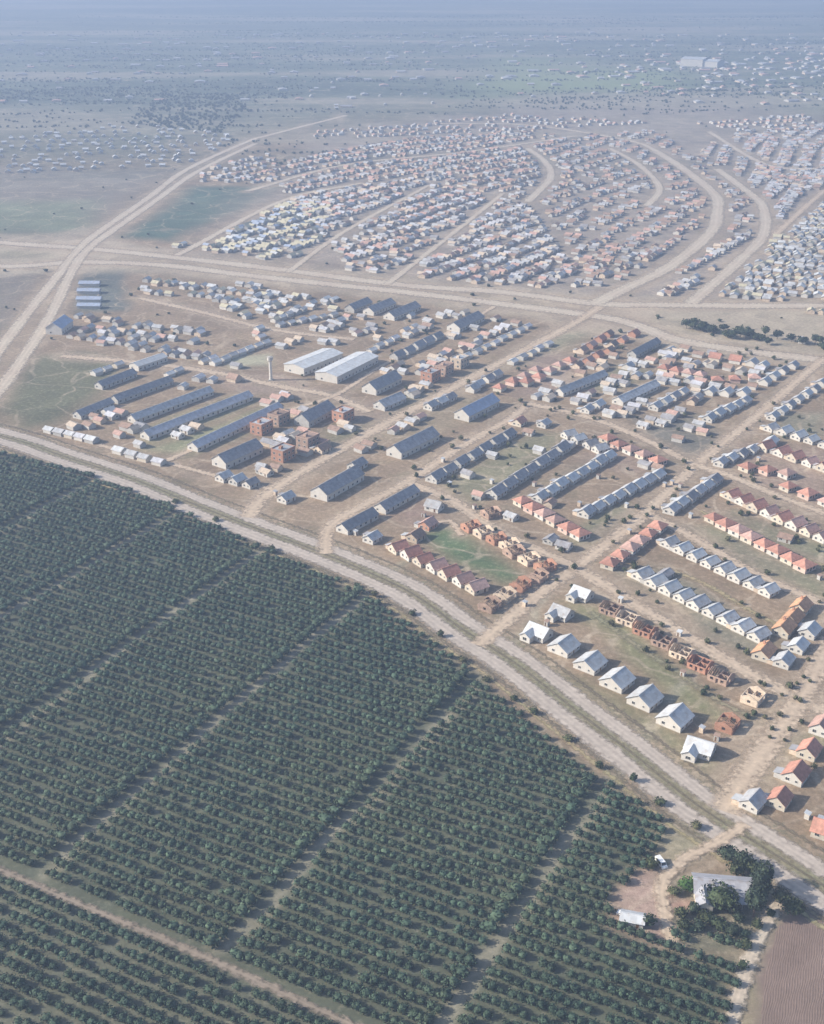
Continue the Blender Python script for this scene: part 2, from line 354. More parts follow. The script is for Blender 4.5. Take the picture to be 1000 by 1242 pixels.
def house_shell(L, D, h, wall, v=0):
    """unfinished house: gables and outer walls with open window gaps, inner partitions, earth floor, a little roof timber"""
    key = ('u', L, D, h, wall, v)
    if key in CACHE: return CACHE[key]
    rr = random.Random(v + 5); b = MB(); t = .26
    def wallrun(ax, c, a0, a1, gaps, hh):
        cur = a0
        def seg(p, q, z0, z1):
            if q - p < .02: return
            if ax == 'x': b.box(p, q, c - t/2, c + t/2, z0, z1, wall)
            else: b.box(c - t/2, c + t/2, p, q, z0, z1, wall)
        for g0, g1, s0, s1 in gaps:
            seg(cur, g0, -.2, hh); seg(g0, g1, -.2, s0)
            if s1 < hh: seg(g0, g1, s1, hh)
            cur = g1
        seg(cur, a1, -.2, hh)
    W = lambda c, w=1.3: (c - w/2, c + w/2, .95, 2.15)
    Dd = lambda c: (c - .5, c + .5, .02, 2.15)
    x, y = L/2, D/2
    wallrun('x', -y, -x, x, [W(-x*.55), Dd(0), W(x*.55)], h)
    wallrun('x', y, -x, x, [W(-x*.5), W(x*.45)], h - (rr.random() < .4) * .8)
    wallrun('y', -x, -y+t/2, y-t/2, [W(0)], h + .1)
    wallrun('y', x, -y+t/2, y-t/2, [W(-y*.3)], h + .1)
    wallrun('y', -x*.1, -y+t/2, y-t/2, [Dd(y*.35)], h - .12)
    wallrun('x', y*.05, -x*.1+t/2, x-t/2, [Dd(x*.5)], h - .2)
    P = [('wall', b.mesh('wall'), None)]
    fl = MB(); fl.box(-x+t/2, x-t/2, -y+t/2, y-t/2, -.2, .1, 'earth_floor'); P.append(('floor_slab', fl.mesh('floor_slab'), None))
    g = MB()
    for sx in (-x, x):
        g.add([(sx-t/2,-y,h+.1),(sx+t/2,-y,h+.1),(sx+t/2,y,h+.1),(sx-t/2,y,h+.1),(sx-t/2,0,h+1.7),(sx+t/2,0,h+1.7)], [(0,3,4),(1,5,2),(0,4,5,1),(2,5,4,3)], wall)
    P.append(('gable', g.mesh('gable'), None))
    if v % 2 == 0:
        q = MB()
        for k in range(4):
            xx = -x + .7 + k * .9
            for sg in (-1, 1):
                q.add([(xx-.06,sg*y,h),(xx+.06,sg*y,h),(xx+.06,0,h+1.65),(xx-.06,0,h+1.65),(xx-.06,sg*y,h+.15),(xx+.06,sg*y,h+.15),(xx+.06,0,h+1.8),(xx-.06,0,h+1.8)],
                      [(0,1,2,3),(4,5,6,7),(0,3,7,4),(1,2,6,5)], 'timber')
        P.append(('rafter_set', q.mesh('rafter_set'), None))
    CACHE[key] = P; return P
def house_block(L, D, h, wall, v=0):
    """boxy two storey block under a low parapet"""
    key = ('b', L, D, h, wall, v)
    if key in CACHE: return CACHE[key]
    x, y = L/2, D/2; w = MB(); w.box(-x, x, -y, y, -.3, h, wall)
    p = MB()
    for a0, a1, b0, b1 in ((-x-.08, x+.08, -y-.08, -y+.2), (-x-.08, x+.08, y-.2, y+.08), (-x-.08, -x+.2, -y+.2, y-.2), (x-.2, x+.08, -y+.2, y-.2)): p.box(a0, a1, b0, b1, h + .003, h + .6, wall)
    r = MB(); r.box(-x+.2, x-.2, -y+.2, y-.2, h + .003, h + .12, ('roof_grey', 'tile_brown')[v % 2]); r.box(-x*.5, -x*.5+1.8, -.9, .9, h + .12, h + 1.7, wall)
    P = [('wall', w.mesh('wall'), None), ('parapet', p.mesh('parapet'), None), ('roof', r.mesh('roof'), None)]
    for zz in (.95, 3.9):
        for side, sy in (('s', -y), ('n', y)):
            for k in range(3): P.append(opening('window', -x*.62 + x*.62*k, sy, side, 1.4, zz, zz + 1.3, 'window_glass'))
        for side, sx in (('w', -x), ('e', x)):
            for yy in (-y*.45, y*.45): P.append(opening('window', sx, yy, side, 1.3, zz, zz + 1.3, 'window_glass'))
    CACHE[key] = P; return P
def lean_to(P, L, D, h, wall, roof, sx=1):
    """a house with a low shed-roofed extension against its far long wall"""
    w = MB(); a, b_ = (L*.02, L*.46) if sx > 0 else (-L*.46, -L*.02); w.box(a, b_, D/2 + .004, D/2 + 2.6, -.3, h * .72, wall)
    r = MB(); z0, z1 = h * .98, h * .74; q = [(a-.2, D/2+.01, z0), (b_+.2, D/2+.01, z0), (b_+.2, D/2+2.95, z1), (a-.2, D/2+2.95, z1)]
    r.add(q + [(c[0], c[1], c[2]+.1) for c in q], [(3,2,1,0),(4,5,6,7),(1,2,6,5),(2,3,7,6),(3,0,4,7)], roof)
    return P + [('lean_to_wall', w.mesh('lean_to_wall'), None), ('lean_to_roof', r.mesh('lean_to_roof'), None)]
def place(parts, name, x, y, az, label, cat, group=None):
    root = thing(name, x, y, azrot(az), label, cat, group); objs = []
    if cat == 'house': q = random.uniform(.93, 1.06); root.scale = (q, q, q * random.uniform(.95, 1.05))
    for n, me, par in parts:
        o = link(n, me, root if par is None else objs[par]); objs.append(o)
    return root

ORD = 'first second third fourth fifth sixth seventh eighth ninth tenth eleventh twelfth thirteenth fourteenth fifteenth'.split()
# --- a colour/kind catalogue: kind -> (builder, name, category, look)
def spec(kind, k):
    rr = random.Random(k * 31 + len(kind))
    j = rr.choice((0, 0, 1))
    K = {
     'duplex': lambda d: house_gable(9.6, 9.8, 2.6, 3.0, 'plaster_white', 'roof_pale', d),
     'white': lambda d: house_gable(7.4, 6.4, 2.5, 2.1, 'plaster_white', ('roof_white', 'roof_grey')[j], d),
     'ell': lambda d: house_ell(8.6, 7.4, 2.7, 2.4, 'plaster_white', ('roof_white', 'roof_grey')[k % 2], 3.4, d),
     'grey': lambda d: house_gable(7.2, 6.2, 2.5, 2.0, ('plaster_white', 'plaster_grey')[j], ('roof_grey', 'roof_white', 'roof_slate')[k % 3], d),
     'slate': lambda d: house_gable(9.0, 7.0, 2.6, 2.4, 'plaster_grey', 'roof_slate', d),
     'red': lambda d: house_hip(7.2, 6.4, 2.6, 2.2, ('plaster_cream', 'plaster_pink', 'plaster_white')[k % 3], ('tile_red', 'tile_pink', 'tile_red')[(k // 2) % 3], d),
     'redgable': lambda d: house_gable(7.4, 6.6, 2.6, 2.5, ('plaster_cream', 'plaster_white')[k % 2], ('tile_red', 'tile_pink')[j], d),
     'orange': lambda d: house_gable(8.4, 6.6, 2.7, 2.4, 'plaster_cream', 'tile_orange', d, True),
     'brick': lambda d: house_gable(7.0, 6.2, 2.6, 2.1, ('brick_red', 'block_tan')[j], ('tile_brown', 'tile_pink', 'tile_red')[k % 3], d),
     'shell': lambda d: house_shell(8.0, 7.0, 2.7, ('brick_brown', 'block_tan', 'brick_red')[k % 3], k % 4),
     'shellred': lambda d: house_shell(7.6, 6.6, 2.7, ('brick_red', 'block_tan')[k % 2], k % 4),
     'block': lambda d: house_block(10.5, 8.5, 6.3, ('brick_red', 'brick_brown', 'block_tan')[k % 3], k),
     'tiny': lambda d: house_gable(6.2, 5.2, 2.3, 1.2, ('plaster_white', 'plaster_grey', 'plaster_cream')[k % 3], ('roof_white', 'roof_grey', 'roof_grey', 'roof_lilac')[k % 4], 0),
    }
    f = K[kind]
    if kind in ('white', 'grey', 'redgable', 'brick') and rr.random() < .4:
        L, D = SIZE[kind]; return lambda d: lean_to(list(f(d)), L, D, 2.5, rr.choice(('plaster_grey', 'block_tan', 'plaster_white')), rr.choice(('roof_grey', 'roof_slate', 'roof_pale')), rr.choice((-1, 1)))
    return f
NAMES = {'block': 'brick_block', 'duplex': 'duplex_house', 'white': 'white_house', 'ell': 'white_house', 'grey': 'grey_house', 'slate': 'grey_house', 'red': 'red_roofed_house', 'redgable': 'red_roofed_house',
         'orange': 'orange_roofed_house', 'brick': 'brick_house', 'shell': 'unfinished_house', 'shellred': 'unfinished_house', 'tiny': 'small_house'}
LOOK = {'block': 'boxy reddish two storey block', 'duplex': 'white gabled house', 'white': 'small white house', 'ell': 'white house with side wing', 'grey': 'small grey roofed house', 'slate': 'dark roofed house', 'red': 'red tiled house',
        'redgable': 'red gabled house', 'orange': 'orange tiled house', 'brick': 'brown brick house', 'shell': 'roofless brick house shell', 'shellred': 'roofless red brick shell', 'tiny': 'tiny pale house'}
# (row description, kind, first pixel, last pixel, how many, ridge azimuth or None = 36, jitter)
ROWS = [
 ('grey roofed row beside the orchard road', 'duplex', (684,788), (819,876), 5, 40, .3),
 ('bright trio at the street corner', 'ell', (654,772), (706,725), 3, 130, .2),
 ('brown ruins row behind grey houses', 'shell', (742,742), (874,824), 8, 130, .8),
 ('brown pair above the road junction', 'shellred', (882,882), (912,850), 2, 36, .5),
 ('red row at the lower right edge', 'redgable', (946,974), (996,887), 4, 36, .4),
 ('nearest long white row in the right block', 'white', (779,701), (920,774), 9, 50, .5),
 ('second white row in the right block', 'white', (812,662), (932,720), 8, 50, .6),
 ('red terrace row along the street crossing', 'red', (740,687), (798,643), 6, 36, .2),
 ('long red row above the white rows', 'red', (866,632), (976,690), 8, 55, .5),
 ('second long red row at right', 'redgable', (888,604), (998,655), 8, 55, .5),
 ('grey row climbing beside the red rows', 'grey', (815,621), (866,586), 6, 36, .4),
 ('orange row at the right edge', 'orange', (926,796), (972,741), 6, 36, .3),
 ('shaded row behind the orange houses', 'white', (951,806), (997,752), 4, 36, .4),
 ('white row in the central block', 'white', (655,606), (738,557), 9, 36, .4),
 ('white row right of the central block', 'white', (711,625), (797,580), 9, 36, .4),
 ('dark roofed row in the central block', 'slate', (602,601), (680,548), 8, 36, .3),
 ('grey row left of the central block', 'slate', (530,582), (615,531), 8, 36, .6),
 ('pink row at the central street', 'red', (634,612), (704,652), 7, 55, .7),
 ('brick row beside the grassy field', 'redgable', (484,668), (578,716), 9, 55, .6),
 ('brick group above the grassy field', 'shellred', (572,642), (618,664), 4, 55, .7),
 ('ruins right of the grassy field', 'shell', (625,672), (662,690), 4, 55, 1.),
 ('ruins below the grassy field', 'shell', (596,737), (652,702), 5, 36, 1.),
 ('grey pair by the brick row', 'grey', (452,656), (470,663), 2, 36, .3),
 ('small row by the dark blocks', 'grey', (326,606), (370,610), 4, 36, .7),
 ('grey row behind the largest dark block', 'slate', (434,567), (478,547), 5, 36, .5),
 ('cluster right of the sheds', 'block', (418,510), (452,494), 3, 36, 1.),
 ('second cluster right of the sheds', 'block', (462,510), (478,503), 2, 36, 1.),
 ('upper cluster by the avenue', 'block', (521,462), (556,444), 3, 36, 1.),
 ('cluster below the sheds', 'block', (318,524), (340,513), 2, 36, 1.),
 ('cluster by the largest dark block', 'block', (346,556), (376,540), 3, 36, 1.),
 ('small row under the left dark block', 'grey', (272,582), (304,590), 3, 36, .6),
 ('red cluster left of the street', 'red', (640,467), (690,440), 5, 36, 1.),
 ('red cluster by the blue roof', 'red', (606,474), (652,452), 4, 36, 1.),
 ('red cluster at the avenue corner', 'brick', (706,428), (738,408), 4, 36, 1.),
 ('pale row in the upper block', 'grey', (796,496), (828,478), 4, 36, .4),
 ('white row at the block corner', 'white', (860,510), (904,489), 5, 36, .4),
 ('grey row by the right street', 'grey', (928,466), (961,446), 4, 36, .4),
 ('scattered row up the block', 'white', (838,476), (902,480), 6, 36, 1.2),
 ('tiny row under the avenue', 'red', (806,450), (850,458), 5, 36, .8),
 ('pink pair under the avenue', 'redgable', (868,437), (893,440), 3, 120, .3),
 ('white pair under the avenue', 'white', (898,440), (926,446), 3, 36, .5),
 ('grey row at the right edge street', 'grey', (938,508), (997,468), 7, 36, .5),
 ('white row below the right street', 'white', (936,522), (1002,542), 6, 50, .8),
 ('short red row in the right block', 'red', (906,570), (955,578), 5, 55, .7),
 ('upper red row in the right block', 'redgable', (930,546), (1002,570), 7, 55, .5),
 ('lower red row in the right block', 'red', (956,594), (1004,612), 5, 55, .5),
 ('red row at the street bend', 'red', (737,536), (797,563), 7, 55, .8),
 ('grey row at the street bend', 'grey', (874,564), (935,539), 6, 36, .5),
 ('pale row below the long dark sheds', 'tiny', (61,524), (112,536), 6, 120, .5),
 ('pale row near the orchard road', 'tiny', (146,549), (192,563), 5, 120, .6),
 ('small row under the avenue at left', 'tiny', (314,401), (404,384), 9, 36, .6),
 ('grey row below the dark blocks', 'slate', (483,434), (530,411), 5, 36, .3),
 ('grey row up to the avenue', 'tiny', (556,440), (640,398), 9, 36, .6),
 ('short grey row beside the street', 'grey', (595,420), (640,402), 4, 36, .8),
 ('pale row beside the two white sheds', 'tiny', (440,432), (480,412), 5, 36, .8),
 ('row left of the two white sheds', 'tiny', (262,442), (322,418), 7, 36, .5),
 ('grey infill row beside the street', 'grey', (498,507), (546,485), 6, 36, 1.),
 ('brown infill row by the small dark block', 'brick', (392,548), (432,528), 5, 36, 1.),
 ('short infill row by the blue roof', 'grey', (572,474), (602,457), 4, 36, 1.),
 ('shell row left of the central block', 'shell', (560,566), (604,543), 5, 36, 1.),
 ('small row under the avenue corner', 'brick', (744,421), (768,408), 3, 36, 1.),
 ('small row left of the red cluster', 'tiny', (622,441), (664,420), 5, 36, .8),
 ('white row under the long pale block', 'white', (700,506), (738,488), 4, 36, .8),
 ('tiny row above the terraces', 'tiny', (206,456), (258,437), 7, 36, .6),
 ('tiny row left of the barn', 'tiny', (118,454), (156,441), 5, 36, .6),
 ('small row above the brick row', 'brick', (505,655), (520,640), 2, 36, .8),
 ('brown row inside the grassy field', 'shellred', (600,660), (622,674), 3, 55, .8),
 ('grey row at the upper right corner', 'grey', (962,460), (1000,438), 4, 36, .6),
 ('pink row in the upper right block', 'red', (870,464), (915,462), 4, 100, .8),
 ('grey row left of the street bend', 'grey', (690,530), (728,548), 4, 55, .8),
 ('shell row by the central street', 'shell', (560,612), (596,626), 4, 55, .8),
 ('brown row in the upper block', 'brick', (700,446), (738,428), 4, 36, .8),
 ('brown row below the two white sheds', 'brick', (285,462), (330,470), 4, 120, .8),
]
SINGLES = [
 ('ell', 849, 912, 120, 'large white house standing alone by the road junction'),
 ('redgable', 1001, 1012, 120, 'red gabled house at the right edge below the road junction'),
 ('white', 913, 977, 40, 'small white house at the road junction, lowest of the red row'),
 ('white', 527, 618, 120, 'pale house alone at the top of the grassy field'),
 ('grey', 660, 517, 36, 'small house alone between the blue roof and the street'),
 ('redgable', 630, 515, 36, 'small red house alone in the dry field by the blue roof'),
 ('white', 762, 447, 36, 'small white house alone above the long grey rows'),
]
def offroad(x, y, m):
    return all(np.min((c[:, 0]-x)**2 + (c[:, 1]-y)**2) > (w/2 + m)**2 for c, w in ROADC)
BLOCKS = [
 # name, label, a, b, span, height, rise, wall, roof
 ('terrace_block', 'long grey terrace block nearest the top of the left terraces', (120,472),(162,456), 7, 2.8, 1.8, 'plaster_grey', 'roof_slate'),
 ('terrace_block', 'short grey terrace block at the left end of the terraces', (94,508),(134,492), 7, 2.8, 1.8, 'plaster_grey', 'roof_slate'),
 ('terrace_block', 'grey terrace block behind the short one in the same line', (139,489),(206,465), 7, 2.8, 1.8, 'plaster_grey', 'roof_slate'),
 ('terrace_block', 'long pale terrace block with white near end, second line of terraces', (160,513),(255,478), 7, 3, 1.8, 'plaster_white', 'roof_grey'),
 ('terrace_block', 'longest lilac terrace block, third line of the left terraces', (176,533),(302,484), 7.6, 3, 1.9, 'plaster_white', 'roof_lilac'),
 ('terrace_block', 'long lilac terrace block between grass strips, nearest the dark block', (234,547),(338,498), 7.6, 3, 1.9, 'plaster_white', 'roof_lilac'),
 ('dark_block', 'dark slate roofed block beside the orchard road, left end white', (266,567),(311,547), 10.5, 4, 2.7, 'plaster_white', 'roof_slate'),
 ('dark_block', 'largest dark slate roofed block with white left end', (387,606),(432,580), 10.5, 4, 2.7, 'plaster_white', 'roof_slate'),
 ('dark_block', 'dark slate roofed block above the largest one, same street side', (478,555),(524,532), 10.5, 4, 2.7, 'plaster_white', 'roof_slate'),
 ('blue_block', 'blue roofed block at the upper end of the street', (560,510),(597,491), 10.5, 4, 2.7, 'plaster_white', 'roof_blue'),
 ('dark_block', 'small dark roofed block among brick houses left of the street', (366,517),(398,500), 11, 4, 3., 'plaster_grey', 'roof_slate'),
 ('dark_block', 'small dark roofed block right of the two white sheds', (448,478),(479,463), 11, 4, 3., 'plaster_white', 'roof_slate'),
 ('grey_block', 'grey block just below the small dark block right of the sheds', (460,497),(486,486), 9, 3, 2.2, 'plaster_grey', 'roof_grey'),
 ('terrace_block', 'narrow terrace block near the orchard road, lower of a pair', (415,647),(452,627), 7.5, 2.8, 2., 'plaster_white', 'roof_slate'),
 ('terrace_block', 'narrow terrace block near the orchard road, upper of a pair', (461,622),(502,599), 7.5, 2.8, 2., 'plaster_white', 'roof_slate'),
 ('terrace_block', 'long pale terrace block in the upper block, left of its neighbour', (678,480),(732,458), 7, 2.8, 1.9, 'plaster_white', 'roof_grey'),
 ('terrace_block', 'pale terrace block in the upper block, right of its longer neighbour', (749,491),(794,470), 8, 2.8, 1.9, 'plaster_white', 'roof_grey'),
 ('terrace_block', 'short grey terrace block close under the avenue junction', (766,434),(796,418), 7, 2.8, 1.9, 'plaster_grey', 'roof_slate'),
 ('dark_block', 'leftmost dark block of three standing under the avenue', (424,379),(446,370), 9, 3.2, 2.4, 'plaster_grey', 'roof_slate'),
 ('dark_block', 'middle dark block of three standing under the avenue', (447,382),(474,371), 10, 3.2, 2.4, 'plaster_white', 'roof_slate'),
 ('dark_block', 'rightmost dark block of three standing under the avenue', (472,388),(504,375), 10, 3.2, 2.4, 'plaster_white', 'roof_slate'),
 ('dark_block', 'dark block with white end standing right of the three under the avenue', (550,402),(580,388), 11, 3.5, 2.6, 'plaster_white', 'roof_slate'),
 ('white_barn', 'bright white roofed barn above the left terraces', (163,449),(198,437), 9, 3.5, 1.6, 'plaster_white', 'roof_white'),
 ('white_shed', 'large white roofed shed, left of the pair', (357,453),(404,434), 17, 5, 1.6, 'plaster_white', 'roof_white'),
 ('white_shed', 'large white roofed shed with bluish wall, right of the pair', (396,463),(446,438), 17, 5, 1.6, 'plaster_white', 'roof_white'),
 ('blue_barn', 'bright pale blue barn alone between the highway and the small houses', (66,406),(80,396), 12, 5, 3., 'plaster_white', 'roof_blue'),
]
SIZE = {'block': (10.5, 8.5), 'duplex': (9.6, 9.8), 'white': (7.4, 6.4), 'ell': (8.6, 11), 'grey': (7.2, 6.2), 'slate': (9, 7), 'red': (7.2, 6.4), 'redgable': (7.4, 6.6), 'orange': (8.4, 6.6), 'brick': (7, 6.2), 'shell': (8, 7), 'shellred': (7.6, 6.6), 'tiny': (6.2, 5.2)}
def free(x, y, r, desc):
    for q in BLOCKS:
        A, B = np.array(G(*q[2])), np.array(G(*q[3])); d = B - A; t = min(1, max(0, float((np.array((x, y)) - A) @ d / (d @ d))))
        if np.hypot(*(np.array((x, y)) - A - t*d)) < q[4]/2 + r + .5: return False
    if any(h[7] != desc and math.hypot(h[1]-x, h[2]-y) < r*.8 + max(SIZE[h[4]])*.5 for h in HOUSES): return False
    return all(w < 6.5 or np.min((c[:, 0]-x)**2 + (c[:, 1]-y)**2) > (w/2 + r*.25)**2 for c, w in ROADC)
HOUSES = []      # (size on screen, x, y, az, kind, k, label, group)
for desc, kind, a, b, n, az, jit in ROWS:
    A, B = G(*a), G(*b)
    l_, d_ = SIZE[kind]; th = math.atan2(B[0]-A[0], B[1]-A[1]) - R(az); dist = math.hypot(B[0]-A[0], B[1]-A[1])
    need = min(l_ / max(.01, abs(math.cos(th))), d_ / max(.01, abs(math.sin(th)))) + 1.5       # room each house takes along its row, eaves included
    n = min(n, int(dist / need) + 1); jit = min(jit, max(.1, (dist / max(1, n - 1) - need) * .5))
    kept = []
    for k in range(n):
        t = k / max(1, n - 1)
        x = A[0] + (B[0]-A[0])*t + random.uniform(-jit, jit); y = A[1] + (B[1]-A[1])*t + random.uniform(-jit, jit)
        if free(x, y, max(SIZE[kind]) * .58, desc): kept.append((x, y))
    for k, (x, y) in enumerate(kept):
        lab = f'{LOOK[kind]}, {ORD[k]} from left in the {desc}' if len(kept) > 1 else f'{LOOK[kind]} of the {desc}'
        HOUSES.append([PPM(x, y), x, y, az + random.uniform(-3, 3) * jit, kind, k, lab, desc])
for kind, px, py, az, lab in SINGLES:
    x, y = G(px, py); HOUSES.append([PPM(x, y), x, y, az, kind, 0, lab, None])

def inpoly(x, y, poly):
    c = False; j = len(poly) - 1
    for i in range(len(poly)):
        if (poly[i][1] > y) != (poly[j][1] > y) and x < (poly[j][0]-poly[i][0])*(y-poly[i][1])/(poly[j][1]-poly[i][1]) + poly[i][0]: c = not c
        j = i
    return c
# dense quarters of small houses: (polygon in pixels, row azimuth, spacing along, spacing across, fill, palette)
QUARTERS = [
 ([(180,338),(335,350),(325,374),(170,362)], 115, 8.6, 13, .9, 'pale'),
 ([(92,378),(230,392),(262,425),(240,442),(75,424)], 115, 8.6, 13, .85, 'mixed'),
 ([(300,352),(420,366),(405,380),(310,396),(250,380)], 36, 8.6, 13, .85, 'pale'),
 ([(420,382),(560,378),(640,392),(560,412),(470,418)], 36, 9, 15, .6, 'mixed'),
 ([(215,300),(345,243),(400,250),(395,308),(330,316)], 30, 8.2, 12.5, .92, 'yellow'),
 ([(350,240),(500,218),(640,250),(700,335),(600,346),(420,328),(405,300)], 33, 8.2, 12.5, .92, 'mixed'),
 ([(320,205),(470,170),(640,160),(700,210),(640,245),(500,214),(350,236)], 40, 9.5, 15, .85, 'dull'),
 ([(660,165),(800,160),(855,205),(858,270),(800,325),(720,348),(660,250)], 30, 9.5, 16, .72, 'dull'),
 ([(935,285),(1010,235),(1010,388),(862,368)], 115, 8.5, 12.5, .9, 'pale'),
 ([(890,160),(1010,180),(1010,250),(945,275),(925,235),(850,185)], 20, 9, 14, .85, 'mixed'),
 ([(780,356),(840,322),(885,285),(912,286),(832,362)], 36, 9, 14, .7, 'mixed'),
 ([(840,150),(980,140),(1000,165),(890,158)], 60, 12, 20, .75, 'dull'),
 ([(340,165),(620,140),(800,150),(640,160),(470,168)], 70, 12, 20, .75, 'dull'),
 ([(905,420),(1000,405),(1000,432),(960,430)], 100, 12, 18, .5, 'mixed'),
 ([(-20,172),(150,150),(290,165),(240,200),(-20,215)], 80, 16, 22, .6, 'bright'),
 ([(-60,40),(1060,40),(1060,120),(560,128),(-60,135)], 85, 46, 84, .42, 'city'),
 ([(640,85),(1060,60),(1060,130),(860,128)], 80, 32, 60, .5, 'city'),
 ([(330,470),(480,440),(560,480),(430,570),(330,590),(300,560)], 36, 8.5, 12, .85, 'mixed'),
 ([(60,505),(340,490),(330,600),(120,548)], 36, 9, 15, .6, 'mixed'),
 ([(520,590),(640,500),(800,570),(700,690),(640,665),(560,620)], 36, 10, 15, .5, 'dull'),
 ([(640,490),(760,400),(1000,440),(880,550),(760,520)], 36, 9, 14, .6, 'mixed'),
 ([(720,690),(880,570),(1010,620),(1010,730),(860,790)], 36, 11, 20, .16, 'dull'),
 ([(866,300),(915,284),(922,252),(885,205),(840,185),(872,240)], 30, 9, 15, .75, 'dull'),
 ([(640,350),(700,300),(800,300),(845,318),(755,358)], 33, 9.5, 16, .6, 'dull'),
 ([(925,285),(1000,228),(1010,150),(900,160),(935,240)], 25, 10, 15, .7, 'mixed'),
 ([(480,440),(560,400),(640,395),(560,440),(500,480)], 36, 9, 14, .75, 'mixed'),
 ([(740,440),(830,425),(930,450),(860,490),(790,480)], 36, 9, 15, .6, 'mixed'),
 ([(300,405),(420,385),(470,412),(340,425)], 36, 9, 14, .7, 'mixed'),
 ([(200,470),(300,440),(330,470),(250,480)], 115, 9, 14, .6, 'mixed'),
 ([(330,128),(400,100),(570,122),(520,138)], 80, 40, 70, .4, 'bright'),
 ([(880,70),(1010,60),(1010,100),(900,95)], 80, 60, 120, .4, 'bright'),
 ([(240,205),(330,185),(340,222),(230,222)], 36, 10, 15, .7, 'mixed'),
]
PAL = {'city': ('roof_grey', 'roof_grey', 'tile_pink', 'roof_slate'), 'bright': ('roof_white', 'roof_white', 'roof_grey'), 'pale': ('roof_white', 'roof_grey', 'roof_grey', 'tile_yellow'), 'mixed': ('roof_grey', 'roof_grey', 'roof_lilac', 'block_tan', 'tile_pink', 'roof_slate', 'tile_brown'),
       'yellow': ('tile_yellow', 'tile_yellow', 'tile_yellow', 'roof_white', 'roof_blue'), 'dull': ('roof_grey', 'tile_pink', 'roof_slate', 'tile_brown', 'tile_brown')}
FAR = []
for poly, az, sa, sb, fill, pal in QUARTERS:
    P = [G(*p) for p in poly]; a = R(90 - az); ux, uy = math.cos(a), math.sin(a); vx, vy = -uy, ux
    us = [p[0]*ux + p[1]*uy for p in P]; vs = [p[0]*vx + p[1]*vy for p in P]
    v = min(vs); row = 0
    while v < max(vs):
        u = min(us) + random.uniform(0, sa); ph = random.uniform(0, 6)
        pr = fill * random.uniform(.7, 1.1)
        while u < max(us):
            bend = 5 * math.sin(u / 90 + ph * .1)
            x, y = u*ux + (v+bend)*vx, u*uy + (v+bend)*vy
            if random.random() < pr and inpoly(x, y, P): FAR.append((x + random.uniform(-1, 1) * sa * .12, y + random.uniform(-1, 1) * sb * .1, az + random.choice((0, 90, 90)) + random.uniform(-7, 7), random.choice(PAL[pal]), random.uniform(.72, 1.0) * (random.uniform(1.2, 4) if pal == 'city' else 1)))
            u += sa
        v += sb * (.55 if row % 2 else 1.45) * .9; row += 1

HOUSES.sort(key=lambda h: -h[0])
LIMIT = 300 + sum(h[4] in ('shell', 'shellred', 'block') for h in HOUSES)      # 300 finished houses
for h in HOUSES[:LIMIT]:
    s, x, y, az, kind, k, lab, grp = h
    place(spec(kind, k)(1 if s > 1.95 else 0), NAMES[kind], x, y, az, lab, {'shell': 'unfinished house', 'shellred': 'unfinished house', 'block': 'building'}.get(kind, 'house'), grp)
for h in HOUSES[LIMIT:]: FAR.append((h[1], h[2], h[3], 'roof_grey', 1.0))
left = max(0, LIMIT - len(HOUSES))
# ------------------------------------------------------------------ far houses: countless, one mass
def clear(x, y):
    if min((h[1]-x)**2 + (h[2]-y)**2 for h in HOUSES[:LIMIT]) < 74: return False
    for q in BLOCKS:
        A, B = np.array(G(*q[2])), np.array(G(*q[3])); d = B - A; t = min(1, max(0, float((np.array((x, y)) - A) @ d / (d @ d))))
        if np.hypot(*(np.array((x, y)) - A - t*d)) < q[4]/2 + 5: return False
    return True
def far_houses():
    b = MB(); near = [f for f in FAR if (f[1] > 1250 or clear(f[0], f[1])) and offroad(f[0], f[1], 5)]
    near.sort(key=lambda f: -PPM(f[0], f[1]) * f[4])
    for x, y, az, roof, s in near[:max(0, LIMIT - len(HOUSES))]:
        if PPM(x, y) < 1: continue
        place(house_gable(6.2, 5.2, 2.3, 1.3, random.choice(('plaster_white', 'plaster_grey')), roof, 1 if PPM(x, y) > 1.95 else 0), 'small_house', x, y, az, 'tiny plain house squeezed in among the long blocks and rows of the township', 'house', 'tiny houses squeezed between the rows')
    for x, y, az, roof, s in near[max(0, LIMIT - len(HOUSES)):]:
        a = azrot(az); c, sn = math.cos(a), math.sin(a)
        L, D, h, rise = 7.4*s, 6.2*s, 2.5, random.uniform(1.0, 1.6)
        def T(p): return (x + p[0]*c - p[1]*sn, y + p[0]*sn + p[1]*c, p[2])
        wall = random.choice(('plaster_white', 'plaster_grey', 'plaster_grey', 'block_tan'))
        X, Y = L/2, D/2; e = .4
        b.add([T(p) for p in [(-X,-Y,0),(X,-Y,0),(X,Y,0),(-X,Y,0),(-X,-Y,h),(X,-Y,h),(X,Y,h),(-X,Y,h),(-X,0,h+rise),(X,0,h+rise)]],
              [(0,1,5,4),(2,3,7,6),(1,2,6,9,5),(3,0,4,8,7)], wall)
        for sg in (-1, 1):
            q = [(-X-e, sg*(Y+e), h-.2), (X+e, sg*(Y+e), h-.2), (X+e, 0, h+rise+.1), (-X-e, 0, h+rise+.1)]
            b.add([T(p) for p in q], [(0,1,2,3)], roof)
    o = link('distant_houses', b.mesh('distant_houses'))
    tag(o, 'countless tiny pale houses of the far township quarters fading into haze', 'houses', None, 'stuff')

